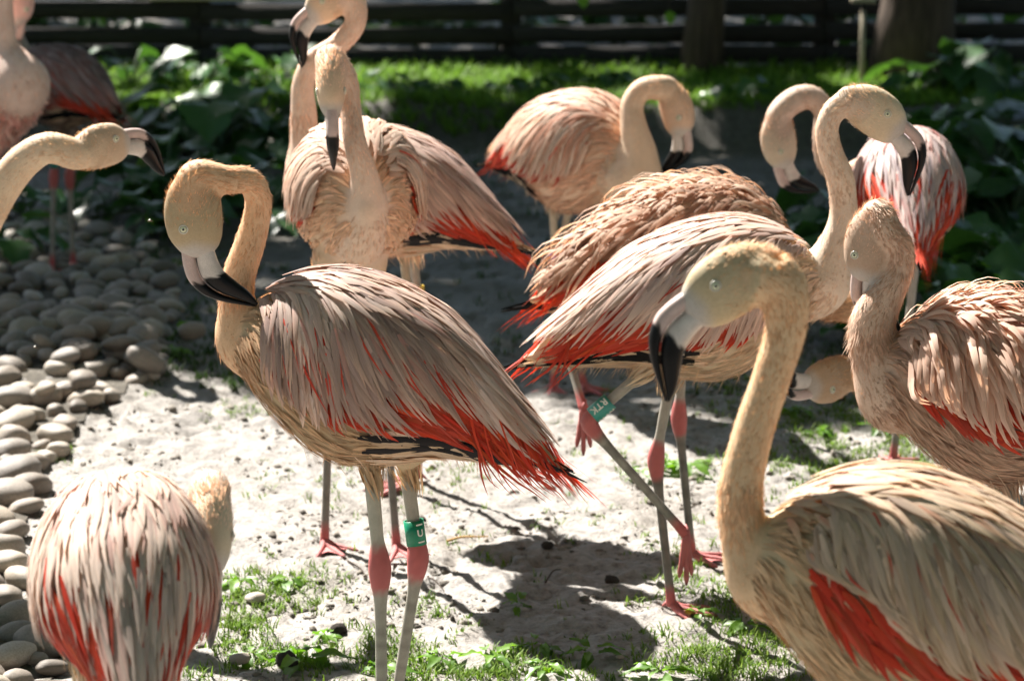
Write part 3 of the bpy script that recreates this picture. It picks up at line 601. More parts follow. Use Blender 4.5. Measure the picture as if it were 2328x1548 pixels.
YC = 5.52
flamingo('C', 'flamingo seen from the front with its head bowed over its chest', (836, 480, YC - .20), (768, 428, YC + .30),
         [(815, 540, YC - .08, 130), (836, 482, YC - .17, 100), (829, 405, YC - .20, 66), (806, 320, YC - .22, 54), (796, 240, YC - .20, 50), (788, 180, YC - .20, 52)],
         dict(eye=(752, 208, YC - .27), yaw=-82, pitch=68, roll=-4),
         [dict(pts=[(736, 605, YC - .05), (748, 930, YC + .03), (738, 1212, YC)], head=-60, col=(.30, .26, .22)), dict(pts=[(850, 605, YC - .05), (878, 945, YC + .02), (902, 1232, YC - .03)], head=-60, col=(.30, .26, .22))],
         PAL_C, plume=.3, seed=7, detail=.8, kw=1.02)
Y2 = 5.98
flamingo('C2', 'flamingo side-on behind the bowing one, bill resting on its own neck', (705, 400, Y2), (1188, 562, Y2 - .12),
         [(712, 395, Y2, 130), (694, 320, Y2, 72), (690, 250, Y2, 60), (690, 190, Y2, 52), (712, 140, Y2, 50), (765, 105, Y2, 50), (806, 58, Y2, 50), (808, 8, Y2, 52), (782, -22, Y2, 56)],
         dict(eye=(733, 4, Y2 - .03), yaw=196, pitch=38, roll=0, size=.93),
         [dict(pts=[(916, 560, Y2), (930, 690, Y2), (920, 985, Y2)], head=190, thigh=.1, col=(.5, .4, .28)), dict(pts=[(934, 560, Y2 + .06), (956, 700, Y2 + .06), (950, 960, Y2 + .06)], head=190, thigh=.1)],
         PAL_C | dict(scap=[(3, (.62, .48, .42)), (2, (.48, .38, .35)), (2, (.72, .60, .52))], streak=1), plume=.5, seed=9, detail=.7, bands=[dict(leg=1, mat='yellow_band', len=.018, up=.03)])
YD = 5.45
flamingo('D', 'brown ruffled flamingo reaching its upturned head low beside the stepping one', (1822, 600, YD), (1205, 690, YD + .06),
         [(1815, 650, YD, 140), (1880, 688, YD, 80), (1950, 702, YD, 74), (2008, 745, YD, 66), (2018, 805, YD, 60), (1985, 848, YD - .02, 58), (1950, 862, YD - .05, 62)],
         dict(eye=(1893, 886, YD - .10), yaw=-142, pitch=4, roll=172),
         [dict(pts=[(1552, 800, YD), (1543, 950, YD), (1573, 1236, YD)], head=-15, thigh=.1, dark=True), dict(pts=[(1480, 740, YD), (1270, 735, YD + .10), (1327, 930, YD)], head=-110, tip=78, spread=.3, fold=.2, ground=False, thigh=.1)],
         PAL_D, plume=.5, seed=11, ruffle=.9, detail=.95, kh=1.12)
YE = 6.93
flamingo('E', 'dozing flamingo by the grassy bank, pink band on crossed pale legs', (1440, 365, YE - .22), (1112, 372, YE + .16),
         [(1436, 400, YE - .22, 150), (1452, 350, YE - .24, 88), (1440, 285, YE - .24, 62), (1438, 235, YE - .23, 53), (1462, 204, YE - .23, 52), (1500, 200, YE - .23, 58)],
         dict(eye=(1543, 268, YE - .25), yaw=-30, pitch=76, roll=0),
         [dict(pts=[(1256, 452, YE - .05), (1262, 590, YE), (1258, 866, YE)], head=-100, thigh=.08, col=(.55, .45, .33)), dict(pts=[(1296, 452, YE - .02), (1272, 590, YE + .04), (1328, 880, YE)], head=-60, thigh=.08, col=(.55, .45, .33))],
         PAL_E, plume=.2, seed=13, detail=.6, kh=1.05, voxel=.006, bands=[dict(leg=0, mat='pink_band', len=.02, up=.004, r=1.1)])
YF = 8.55
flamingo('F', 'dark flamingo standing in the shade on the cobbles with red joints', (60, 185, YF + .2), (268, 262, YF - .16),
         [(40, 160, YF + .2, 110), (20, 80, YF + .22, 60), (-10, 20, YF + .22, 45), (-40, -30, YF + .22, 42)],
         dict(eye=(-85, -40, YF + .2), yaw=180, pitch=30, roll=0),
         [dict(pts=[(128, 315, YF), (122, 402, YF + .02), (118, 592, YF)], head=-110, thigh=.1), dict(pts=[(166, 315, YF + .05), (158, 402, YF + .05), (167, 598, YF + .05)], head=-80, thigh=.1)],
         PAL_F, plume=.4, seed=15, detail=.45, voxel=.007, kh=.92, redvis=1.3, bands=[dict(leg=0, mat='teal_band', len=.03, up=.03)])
YG = 3.45
cG, tG = (262, 1178, YG + .18), (318, 1640, YG - .22)
flamingo('G', 'white-streaked flamingo seen from behind, head tucked against its side beside the cobbles', cG, tG,
         [(285, 1230, YG + .20, 190), (350, 1250, YG + .27, 130), (400, 1262, YG + .30, 104), (446, 1226, YG + .29, 98)],
         dict(eye=(484, 1218, YG + .15), yaw=-84, pitch=58, roll=4),
         fin(std_legs(cG, tG, .10, 80)), PAL_G, plume=1.0, seed=17, kh=1.0, kw=1.02, voxel=.0052)
YH = 3.40
cH, tH = (1700, 1262, YH), (2690, 1640, YH - .06)
flamingo('H', 'large cream flamingo with a tall upright neck and hooked black bill', cH, tH,
         [(1745, 1310, YH, 190), (1694, 1222, YH, 114), (1684, 1118, YH, 104), (1712, 985, YH, 94), (1756, 852, YH, 90), (1788, 735, YH, 98), (1776, 655, YH, 124), (1735, 618, YH, 140)],
         dict(eye=(1627, 650, YH - .03), yaw=186, pitch=34, roll=0), fin(std_legs(cH, tH, .10, 190)), PAL_H, plume=.6, seed=19, voxel=.005)
YK = 6.17
flamingo('K', 'flamingo turned away with red tail trailing, standing before the dark leaves', (2052, 372, YK + .20), (2082, 585, YK - .24),
         [(2040, 360, YK + .2, 140), (1985, 380, YK + .2, 80), (1925, 400, YK + .16, 58), (1882, 370, YK + .12, 52), (1872, 310, YK + .10, 50), (1874, 255, YK + .1, 50), (1846, 222, YK + .1, 54), (1812, 226, YK + .1, 60)],
         dict(eye=(1776, 345, YK + .05), yaw=208, pitch=104, roll=0),
         [dict(pts=[(2086, 545, YK - .04), (2062, 770, YK), (2030, 1052, YK)], head=70, thigh=.1, col=(.36, .32, .28))], PAL_K, plume=1.4, seed=21, detail=.7, kh=.98, kw=1.0, redvis=1.6, scapmul=.9)
YM = 4.62
cM, tM = (1990, 850, YM), (2722, 1045, YM - .10)
flamingo('M', 'ruffled pink flamingo with shaggy back feathers, head folded down against its neck', cM, tM,
         [(2050, 880, YM, 220), (1990, 800, YM, 116), (1984, 735, YM, 108), (2016, 668, YM, 84), (2047, 612, YM, 62), (2048, 562, YM, 60), (2022, 528, YM, 64)],
         dict(eye=(1943, 580, YM + .01), yaw=152, pitch=84, roll=0), fin(std_legs(cM, tM, .10, 190)), PAL_M, plume=.4, seed=23, ruffle=.8, kh=1.05, voxel=.0052)
YL = 5.35
cL, tL = (-120, 560, YL), (-780, 700, YL + .1)
flamingo('L', 'peach flamingo stretching its bare neck out over the cobbles', cL, tL,
         [(-110, 580, YL, 160), (-55, 530, YL, 96), (2, 432, YL, 84), (58, 364, YL - .01, 78), (112, 336, YL - .03, 72)],
         dict(eye=(264, 316, YL + .02), yaw=44, pitch=-3, roll=0, nr=.030), fin(std_legs(cL, tL, .10, 0)), PAL_L, plume=.3, seed=25, detail=.7)
YN = 7.50
cN, tN = (72, 215, YN - .05), (-330, 290, YN + .25)
flamingo('N', 'fluffy pink flamingo with its neck curled up beside the dark one', cN, tN,
         [(40, 190, YN - .05, 150), (14, 110, YN - .04, 64), (10, 50, YN - .04, 46), (12, -20, YN - .04, 42), (32, -62, YN - .02, 42), (56, -42, YN, 46)],
         dict(eye=(60, 22, YN + .05), yaw=28, pitch=98, roll=0), fin(std_legs(cN, tN, .10, 0)), PAL_N, plume=.2, seed=27, detail=.55, voxel=.007, kh=1.0, ruffle=.4, redvis=.3)
# ------------------------------------------------------------------ leaf shapes
def leaf_mesh(name, Lg, Wd, kind, rs, nu=5, nv=8, droop=.35, wave=.03):
    v = np.linspace(0, 1, nv); u = np.linspace(-1, 1, nu)
    if kind == 'heart': w = np.interp(v, [0, .06, .2, .4, .65, .85, 1], [.30, .80, 1.0, .92, .62, .28, .02])
    elif kind == 'lance': w = np.interp(v, [0, .2, .45, .75, 1], [.12, .7, 1, .6, .03])
    else: w = np.interp(v, [0, .1, .35, .6, .85, 1], [.1, .5, 1, 1.0, .55, .05])
    U, Vv = np.meshgrid(u, v); Wv = w[:, None] * Wd / 2 * (1 + .10 * np.sin(Vv * 23 + rs.random() * 6) * (np.abs(U) > .9))
    x = Vv * Lg - (.12 * Lg * np.abs(U) * (Vv < .05) if kind == 'heart' else 0); y = U * Wv
    z = -droop * Lg * Vv ** 2 * .8 + .22 * np.abs(y) + wave * Lg * np.sin(Vv * 11 + U * 2.5 + rs.random() * 6) * np.abs(U)
    return mesh_np(name, np.stack([x, y, z], -1), grid_faces(nv, nu, False))
def leaf_mat(name, lo, hi, rough=.42, transl=.3, spec=.45):
    m, nt, b, out = new_mat(name); oi = N_(nt, 'ShaderNodeObjectInfo'); n = tex_noise(nt, 22, 4)
    mx = N_(nt, 'ShaderNodeMath', operation='MULTIPLY_ADD'); nt.links.new(n.outputs['Fac'], mx.inputs[0]); mx.inputs[1].default_value = .6; nt.links.new(oi.outputs['Random'], mx.inputs[2])
    mr = N_(nt, 'ShaderNodeMapRange'); nt.links.new(mx.outputs[0], mr.inputs[0]); mr.inputs[1].default_value = .2; mr.inputs[2].default_value = 1.3
    r = ramp(nt, mr.outputs[0], [(0, lo), (1, hi)]); nt.links.new(r.outputs[0], b.inputs['Base Color']); b.inputs['Roughness'].default_value = rough; b.inputs['Specular IOR Level'].default_value = spec
    tr = N_(nt, 'ShaderNodeBsdfTranslucent'); br = mixc(nt, r.outputs[0], (1.6, 1.7, .5), 1, 'MULTIPLY'); nt.links.new(br, tr.inputs[0]); ms = N_(nt, 'ShaderNodeMixShader'); ms.inputs[0].default_value = transl
    nt.links.new(b.outputs[0], ms.inputs[1]); nt.links.new(tr.outputs[0], ms.inputs[2]); nt.links.new(ms.outputs[0], out.inputs[0]); return m
M['broad_leaf'] = leaf_mat('broad_leaf', (.020, .060, .022), (.065, .15, .045), .38, .25)
M['weed_leaf'] = leaf_mat('weed_leaf', (.06, .15, .015), (.15, .28, .03), .45, .4)
M['tree_leaf'] = leaf_mat('tree_leaf', (.03, .08, .02), (.08, .15, .03), .5, .25)
M['grass'] = plumage_mat('grass_blade', .38); M['stem'] = plain('stem', (.06, .10, .04), .5)
M['bark'] = plain('bark', (.075, .055, .042), .85, .2, .45, 18, bump=.8)
M['wood_dark'] = plain('weathered_wood', (.034, .030, .028), .8, .25, .4, 14, bump=.4)
M['wood_pale'] = plain('pale_wood', (.42, .36, .26), .7, .3, .25, 16, bump=.3)
M['paint_blue'] = plain('pale_blue_paint', (.58, .66, .80), .5, .4, .08, 20)

# ------------------------------------------------------------------ sun-lit and shaded ground
KX, KY = -SUN_H[0] / math.tan(SUN_EL), -SUN_H[1] / math.tan(SUN_EL)
def open_to_sun(xg, yg):
    """where the tree canopy leaves a gap"""
    p = np.stack([xg, yg], -1); n = fbm(p, 1.6, 3, 71) - .44; n2 = noise(p, 3.3, 77)
    a = (yg < 6.75 + n * 1.0 - .10 * xg) & (yg > 1.6 + n) & (xg > -3.0 + n) & (xg < 3.4 + n)
    b = (yg > 11.1) & (yg < 12.55 + n * .5) & (xg > -2.2 + n) & (xg < 0.95 + n) & (n2 > .22)
    c = (yg > 11.4) & (yg < 12.2) & (xg > 1.0) & (n2 > .62)
    d = ((xg + 1.0) / .34) ** 2 + ((yg - 7.08) / .27) ** 2 < 1
    e = n2 > .93
    f = ((xg - 1.62) / .3) ** 2 + ((yg - 11.85) / .35) ** 2 < 1
    return a | b | c | d | e | f
def build_trees():
    trunks = [(.83, 12.52, .075, 'slim brown tree trunk in front of the low board fence'), (1.74, 12.42, .15, 'stout dark tree trunk in front of the low board fence'), (-3.9, 13.6, .15, 'dark tree trunk at the far end of the board fence'),
              (-2.6, 19.2, .17, 'tall tree rising beyond the board fence'), (1.6, 20.0, .17, 'broad tree far behind the stout trunk')]
    rs = np.random.default_rng(91); n = 29000
    xg = rs.uniform(-5, 5.5, n); yg = rs.uniform(6.2, 19, n); h = rs.uniform(3.4, 6.8, n)
    h = 3.4 + 3.4 * np.clip(noise(np.stack([xg, yg], -1), .8, 13) * .6 + .4 * rs.random(n), 0, 1)
    ok = ~open_to_sun(xg, yg); xg, yg, h = xg[ok], yg[ok], h[ok]; n = len(xg)
    C = np.stack([xg - KX * h, yg - KY * h, h], 1)
    tp = np.array([[t[0], t[1]] for t in trunks]); own = np.linalg.norm(C[:, None, :2] - tp[None], axis=2).argmin(1)
    lf = leaf_mesh('l', .17, .12, 'oval', rs, 2, 4); lv = np.array([v.co[:] for v in lf.vertices]); lF = np.array([p.vertices[:] for p in lf.polygons])
    for ti, (x, y, r, lab) in enumerate(trunks):
        z0 = float(gh(np.array(x), np.array(y), False)) - .05
        root = empty('tree', (x, y, z0), label=lab, category='tree', group='trees shading the enclosure')
        sl = own == ti; Cc = C[sl]; top = np.array([x, y, 5.0]) if len(Cc) == 0 else np.array([.7 * x + .3 * Cc[:, 0].mean(), .7 * y + .3 * Cc[:, 1].mean(), 4.6])
        s = np.linspace(0, 1, 14); path = np.stack([x + (top[0] - x) * s ** 2 + .05 * np.sin(s * 7), y + (top[1] - y) * s ** 2, z0 + (top[2] - z0) * s], 1)
        V, F = tube(path, r * (1.35 - .35 * np.minimum(s * 8, 1)) * (1 - .45 * s), 14); V = V + nrm(V - V.mean(0)) * (noise(V, 14, 3)[:, None] - .5) * r * .35
        obj('trunk', mesh_np('trunk', V - [x, y, z0], F), M['bark'], root)
        if len(Cc):
            parts = []
            for k in range(11):
                e = Cc[rs.integers(len(Cc))]; st = path[rs.integers(7, 14)]; mid = (st + e) / 2 + [0, 0, .35]; parts.append(tube(catmull(np.array([st, mid, e]), 9), np.linspace(r * .38, .012, 9), 7))
            V, F = join(parts); obj('limbs', mesh_np('limbs', V - [x, y, z0], F), M['bark'], root)
            m = len(Cc); a = rs.uniform(0, 2 * np.pi, m); tl = rs.normal(0, .5, m); sc = rs.uniform(.7, 1.35, m)
            ca, sa, ct, st_ = np.cos(a), np.sin(a), np.cos(tl), np.sin(tl); vx = lv[None, :, 0] * sc[:, None]; vy = lv[None, :, 1] * sc[:, None]; vz = lv[None, :, 2] * sc[:, None]
            x1 = vx * ct[:, None] + vz * st_[:, None]; z1 = -vx * st_[:, None] + vz * ct[:, None]
            W = np.stack([x1 * ca[:, None] - vy * sa[:, None], x1 * sa[:, None] + vy * ca[:, None], z1], -1) + Cc[:, None]
            F = (lF[None] + (np.arange(m) * len(lv))[:, None, None]).reshape(-1, 4); obj('crown', mesh_np('crown', W.reshape(-1, 3) - [x, y, z0], F), M['tree_leaf'], root, kind='stuff')
build_trees()
def build_sky_blockers():
    """unseen trees added to block sky light overhead, behind and to both sides, open only towards the sun"""
    rs = np.random.default_rng(7); spots = [(-8.5, 3), (-8, -2.5), (-4.5, -7), (0.5, -7.5), (4.5, -6.5), (6.5, -1.5), (6.2, 3.5), (6.0, 8.5), (6.5, 14), (-9, 9)]
    lf = leaf_mesh('l', .34, .26, 'oval', rs, 2, 4); lv = np.array([v.co[:] for v in lf.vertices]); lF = np.array([p.vertices[:] for p in lf.polygons])
    n = 22000; C = np.stack([rs.uniform(-11, 11, n), rs.uniform(-10, 17, n), np.zeros(n)], 1); C[:, 2] = 4.6 + 3.6 * np.clip(.6 * noise(C[:, :2], .5, 3) + .4 * rs.random(n), 0, 1)  # overhead leaf canopy added to cut sky fill over the clearing
    C = C[~open_to_sun(C[:, 0] + KX * C[:, 2], C[:, 1] + KY * C[:, 2])]
    own = np.linalg.norm(C[:, None, :2] - np.array(spots)[None], axis=2).argmin(1)
    for k, (x, y) in enumerate(spots):
        root = empty('tree', (x, y, -.03), label='leafy tree added out of view to block sky light', category='tree', group='added trees blocking sky light'); parts = []
        V, F = tube(np.array([[0, 0, 0], [.05, 0, 1.5], [.1, .1, 3.2], [.1, .1, 5.6]]), [.22, .17, .13, .05], 10); obj('trunk', mesh_np('trunk', V, F), M['bark'], root)
        hi = C[own == k] - [x, y, -.03]
        for q in range(7):
            if len(hi): e = hi[rs.integers(len(hi))]; parts.append(tube(catmull(np.array([[.08, .05, 3.0], e * [.5, .5, .5] + [0, 0, 2.4], e]), 9), np.linspace(.08, .015, 9), 7))
        if parts: obj('limbs', mesh_np('limbs', *join(parts)), M['bark'], root)
        m = 900; d = nrm(rs.normal(0, 1, (m, 3))); lo = d * (rs.random((m, 1)) ** .35) * np.array([2.0, 2.0, 2.2]) + [0, 0, 2.8]; lo = lo[lo[:, 2] > .6]
        w = lo + [x, y, 0]; lo = lo[~open_to_sun(w[:, 0] + KX * w[:, 2], w[:, 1] + KY * w[:, 2])]
        Cc = np.concatenate([hi, lo]); m = len(Cc); a = rs.uniform(0, 2 * np.pi, m); ca, sa = np.cos(a)[:, None], np.sin(a)[:, None]; tl = rs.normal(0, .5, m); ct, st = np.cos(tl)[:, None], np.sin(tl)[:, None]
        x1 = lv[None, :, 0] * ct + lv[None, :, 2] * st; z1 = -lv[None, :, 0] * st + lv[None, :, 2] * ct; W = np.stack([x1 * ca - lv[None, :, 1] * sa, x1 * sa + lv[None, :, 1] * ca, z1], -1) + Cc[:, None]
        obj('crown', mesh_np('crown', W.reshape(-1, 3), (lF[None] + (np.arange(m) * len(lv))[:, None, None]).reshape(-1, 4)), M['tree_leaf'], root, kind='stuff')
build_sky_blockers()

# ------------------------------------------------------------------ low board fence, stake, crate
def box(x0, x1, y0, y1, z0, z1, rs=None, j=0.0):
    V = np.array([[x, y, z] for x in (x0, x1) for y in (y0, y1) for z in (z0, z1)], float)
    if rs is not None: V = V + rs.normal(0, j, V.shape)
    return V, np.array([[0, 1, 3, 2], [4, 6, 7, 5], [0, 4, 5, 1], [2, 3, 7, 6], [0, 2, 6, 4], [1, 5, 7, 3]])
def build_fence():
    rs = np.random.default_rng(5); y = 12.75; z0 = .13
    root = empty('board_fence', (0, y, z0), label='low dark fence of weathered horizontal boards along the grass bank', category='fence')
    xs = np.arange(-4.2, 4.3, 1.4)
    for x in xs: obj('post', mesh_np('post', *box(x - .045, x + .045, .012, .10, -.1, .50, rs, .004), smooth=False), M['wood_dark'], root)
    for a, b in zip(xs[:-1], xs[1:]):
        for k, zz in enumerate((.03, .125, .235)):
            dz = rs.normal(0, .006); obj('board', mesh_np('board', *box(a + .004, b - .004, -.012, .012, zz + dz, zz + .078 + dz, rs, .003), smooth=False), M['wood_dark'], root)
    for a, b, zz in ((-1.62, -.9, .345), (-.25, .52, .375)):   # a sunlit capping rail in two lengths
        obj('capping_rail', mesh_np('capping_rail', *box(a, b, -.03, .045, zz - .035, zz - .012, rs, .003), smooth=False), M['wood_pale'], root)
    p = Gp(1958, 196, .14); r2 = empty('garden_stake', (p[0], p[1], .12), label='thin pale wooden stake with a short crosspiece before the stout trunk', category='stake')
    obj('shaft', mesh_np('shaft', *box(-.010, .010, -.010, .010, 0, .34, rs, .001), smooth=False), M['wood_pale'], r2)
    obj('crosspiece', mesh_np('crosspiece', *box(-.05, .05, -.014, .014, .372, .398, rs, .002), smooth=False), M['wood_pale'], r2)
    obj('shaft', mesh_np('shaft', *box(-.008, .008, -.008, .008, .339, .373, rs, .001), smooth=False), M['wood_dark'], r2)
    p = Gp(486, 30, .14); r3 = empty('slatted_crate', (p[0], p[1], .13), label='pale blue slatted crate standing behind the board fence', category='crate')
    for k in range(9):
        x = -.125 + k * .0305; obj('slat', mesh_np('slat', *box(x - .0115, x + .0115, -.01, .01, 0, .5, rs, .001), smooth=False), M['paint_blue'], r3)
    for zz in (.05, .42): obj('crossbar', mesh_np('crossbar', *box(-.14, .14, .013, .035, zz, zz + .05, rs, .001), smooth=False), M['paint_blue'], r3)
    obj('back_panel', mesh_np('back_panel', *box(-.14, .14, .24, .26, 0, .5), smooth=False), M['paint_blue'], r3)
    p = Gp(2250, 8, .14); r4 = empty('timber_edging', (p[0], p[1], .13), label='straight pale timber edging catching light beyond the stout trunk', category='edging')
    obj('rail', mesh_np('rail', *box(-.28, .8, -.03, .03, -.02, .10, rs, .004), smooth=False), M['wood_pale'], r4)
build_fence()

# ------------------------------------------------------------------ broad-leaved plants
def build_plants():
    rs = np.random.default_rng(17)
    big = [leaf_mesh('leaf', .20, .19, 'heart', rs, 7, 9, .5, .05) for _ in range(4)] + [leaf_mesh('leaf', .24, .10, 'lance', rs, 5, 9, .6, .04) for _ in range(2)]
    for m_ in big: m_.materials.append(M['broad_leaf'])
    small = [leaf_mesh('leaf', .055, .024, 'lance', rs, 5, 6, .5, .06) for _ in range(3)]
    for m_ in small: m_.materials.append(M['weed_leaf'])
    def plant(name, label, cat, p, n, hgt, spread, pool, sc, grp):
        z = float(gh(np.array(p[0]), np.array(p[1]), False)); root = empty(name, (p[0], p[1], z), label=label, category=cat, group=grp)
        for k in range(n):
            a = k * 2.4 + rs.normal(0, .35); rr = spread * (.25 + .75 * rs.random()); h = hgt * (.35 + .75 * rs.random())
            tip = np.array([rr * math.cos(a), rr * math.sin(a), h])
            if hgt > .05:
                C = catmull(np.array([[0, 0, -.01], tip * [.35, .35, .6], tip]), 6); V, F = tube(C, np.linspace(.006, .003, 6) * sc, 5); obj('stalk', mesh_np('stalk', V, F), M['stem'], root)
            o = bpy.data.objects.new('leaf', pool[rs.integers(len(pool))]); COL.objects.link(o); o.parent = root; o.location = tuple(tip * [.93, .93, 1]); s_ = sc * rs.uniform(.7, 1.3)
            o.scale = (s_, s_, s_); o.rotation_euler = (rs.normal(0, .22), rs.normal(-.05 if hgt < .05 else .12, .25), a + rs.normal(0, .3))
    lab = 'broad-leaved green plant growing in the shade by the cobbles'; labr = 'broad-leaved green plant in the dark patch behind the turned-away flamingo'
    for (px, py, sc) in [(330, 330, 1.0), (420, 300, 1.2), (500, 330, 1.25), (585, 300, 1.35), (640, 340, 1.0), (300, 420, .9), (380, 430, 1.1), (460, 445, 1.0), (560, 430, 1.0), (640, 430, .9), (345, 500, .7), (250, 470, .8), (430, 520, .7), (600, 480, .8), (300, 250, 1.0), (60, 470, .8), (15, 560, .7), (480, 250, 1.0), (640, 250, .9)]:
        plant('broad_leaved_plant', lab, 'plant', Gp(px, py + 30), 10, .16 * sc, .16 * sc, big, .85 * sc, 'broad-leaved plants by the cobbles')
    for (px, py, sc) in [(2180, 330, 1.2), (2260, 380, 1.3), (2320, 330, 1.2), (2220, 470, 1.1), (2300, 500, 1.2), (2160, 560, .9), (2240, 600, 1.05), (2320, 640, 1.0), (2150, 680, .9), (2230, 740, .9), (2310, 760, .9), (1960, 740, .7), (1880, 560, .8), (1860, 480, .8), (2100, 760, .8), (2180, 820, .7), (2260, 250, 1.1), (2140, 250, .9), (1850, 640, .6), (2080, 880, .55), (2200, 900, .6), (2370, 480, 1.2), (2360, 850, .8)]:
        plant('broad_leaved_plant', labr, 'plant', Gp(px, py + 40), 12, .17 * sc, .17 * sc, big, .95 * sc, 'broad-leaved plants at the dark patch')
    for (px, py, sc) in [(830, 200, .7), (880, 190, .8), (950, 200, .7), (1220, 190, .8), (1020, 190, .6), (540, 200, .7), (1380, 180, .8), (700, 190, .7), (1150, 200, .6), (1480, 210, .6), (1640, 215, .6), (1720, 205, .7)]:
        plant('broad_leaved_plant', 'leafy weed on the sunlit grass bank in front of the board fence', 'plant', Gp(px, py + 20, .14), 9, .10 * sc, .11 * sc, big, .5 * sc, 'leafy weeds on the bank')
    for k in range(16):
        x = -2.5 + k * .33 + rs.normal(0, .08); plant('undergrowth_plant', 'dark leafy undergrowth rooted just behind the board fence', 'plant', (x, 13.25 + rs.uniform(-.1, .5)), 11, .22, .18, big, .8, 'undergrowth behind the fence')
    weeds = [(690, 1520, 1.3), (575, 1500, .8), (1350, 1500, 1.0), (1120, 1505, 1.0), (1000, 1500, .9), (1465, 1085, 1.0), (1555, 1075, 1.2), (1520, 1060, .9), (870, 1530, .9), (1240, 1530, .9), (1230, 1478, .8), (1590, 1400, .8), (2000, 985, .8), (1860, 1000, .8), (1810, 950, .8), (660, 1330, .8), (540, 1330, .8), (2090, 1075, .9), (1500, 1545, 1.0), (740, 1450, .7), (400, 780, 1.2), (395, 830, 1.0), (1180, 1380, .7), (1690, 1420, .8)]
    for (px, py, sc) in weeds:
        plant('rosette_weed', 'small bright green weed rooted in the trodden mud', 'weed', Gp(px, py), 8, .022 * sc, .02 * sc, small, .9 * sc, 'weeds in the mud')
build_plants()

# ------------------------------------------------------------------ grass, crumbs
def blades(name, pts, hts, n_per, rs, wid, base_c, parent=None):
    n = len(pts) * n_per; b = np.repeat(pts, n_per, 0) + np.concatenate([rs.normal(0, .008, (n, 2)), np.zeros((n, 1))], 1); h = np.repeat(hts, n_per) * rs.uniform(.5, 1.25, n)
    a = rs.uniform(0, 2 * np.pi, n); lean = rs.uniform(.25, 1.1, n); d = np.stack([np.cos(a), np.sin(a), 0 * a], 1); v = np.linspace(0, 1, 4)
    Pc = b[:, None] + d[:, None] * (h * lean)[:, None, None] * (v ** 1.6)[None, :, None] + np.array([0, 0, 1])[None, None] * (h[:, None] * (v - .35 * lean[:, None] * v ** 2.5))[..., None]
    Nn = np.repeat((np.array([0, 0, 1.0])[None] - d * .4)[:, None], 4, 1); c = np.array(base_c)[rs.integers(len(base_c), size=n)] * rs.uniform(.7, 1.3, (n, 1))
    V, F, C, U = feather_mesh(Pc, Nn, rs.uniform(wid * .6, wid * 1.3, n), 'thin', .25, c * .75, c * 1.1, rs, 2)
    return obj(name, mesh_np(name, V, F, True, np.clip(C, 0, 1), U), M['grass'], parent, kind='stuff', label=LAB[name], category=name.replace('_', ' ').split()[-1])
LAB = {'mud_grass': 'sparse bright grass sprouting from the trodden mud', 'bank_grass': 'sunlit green grass covering the low bank', 'shade_grass': 'dull short grass in the tree shade'}
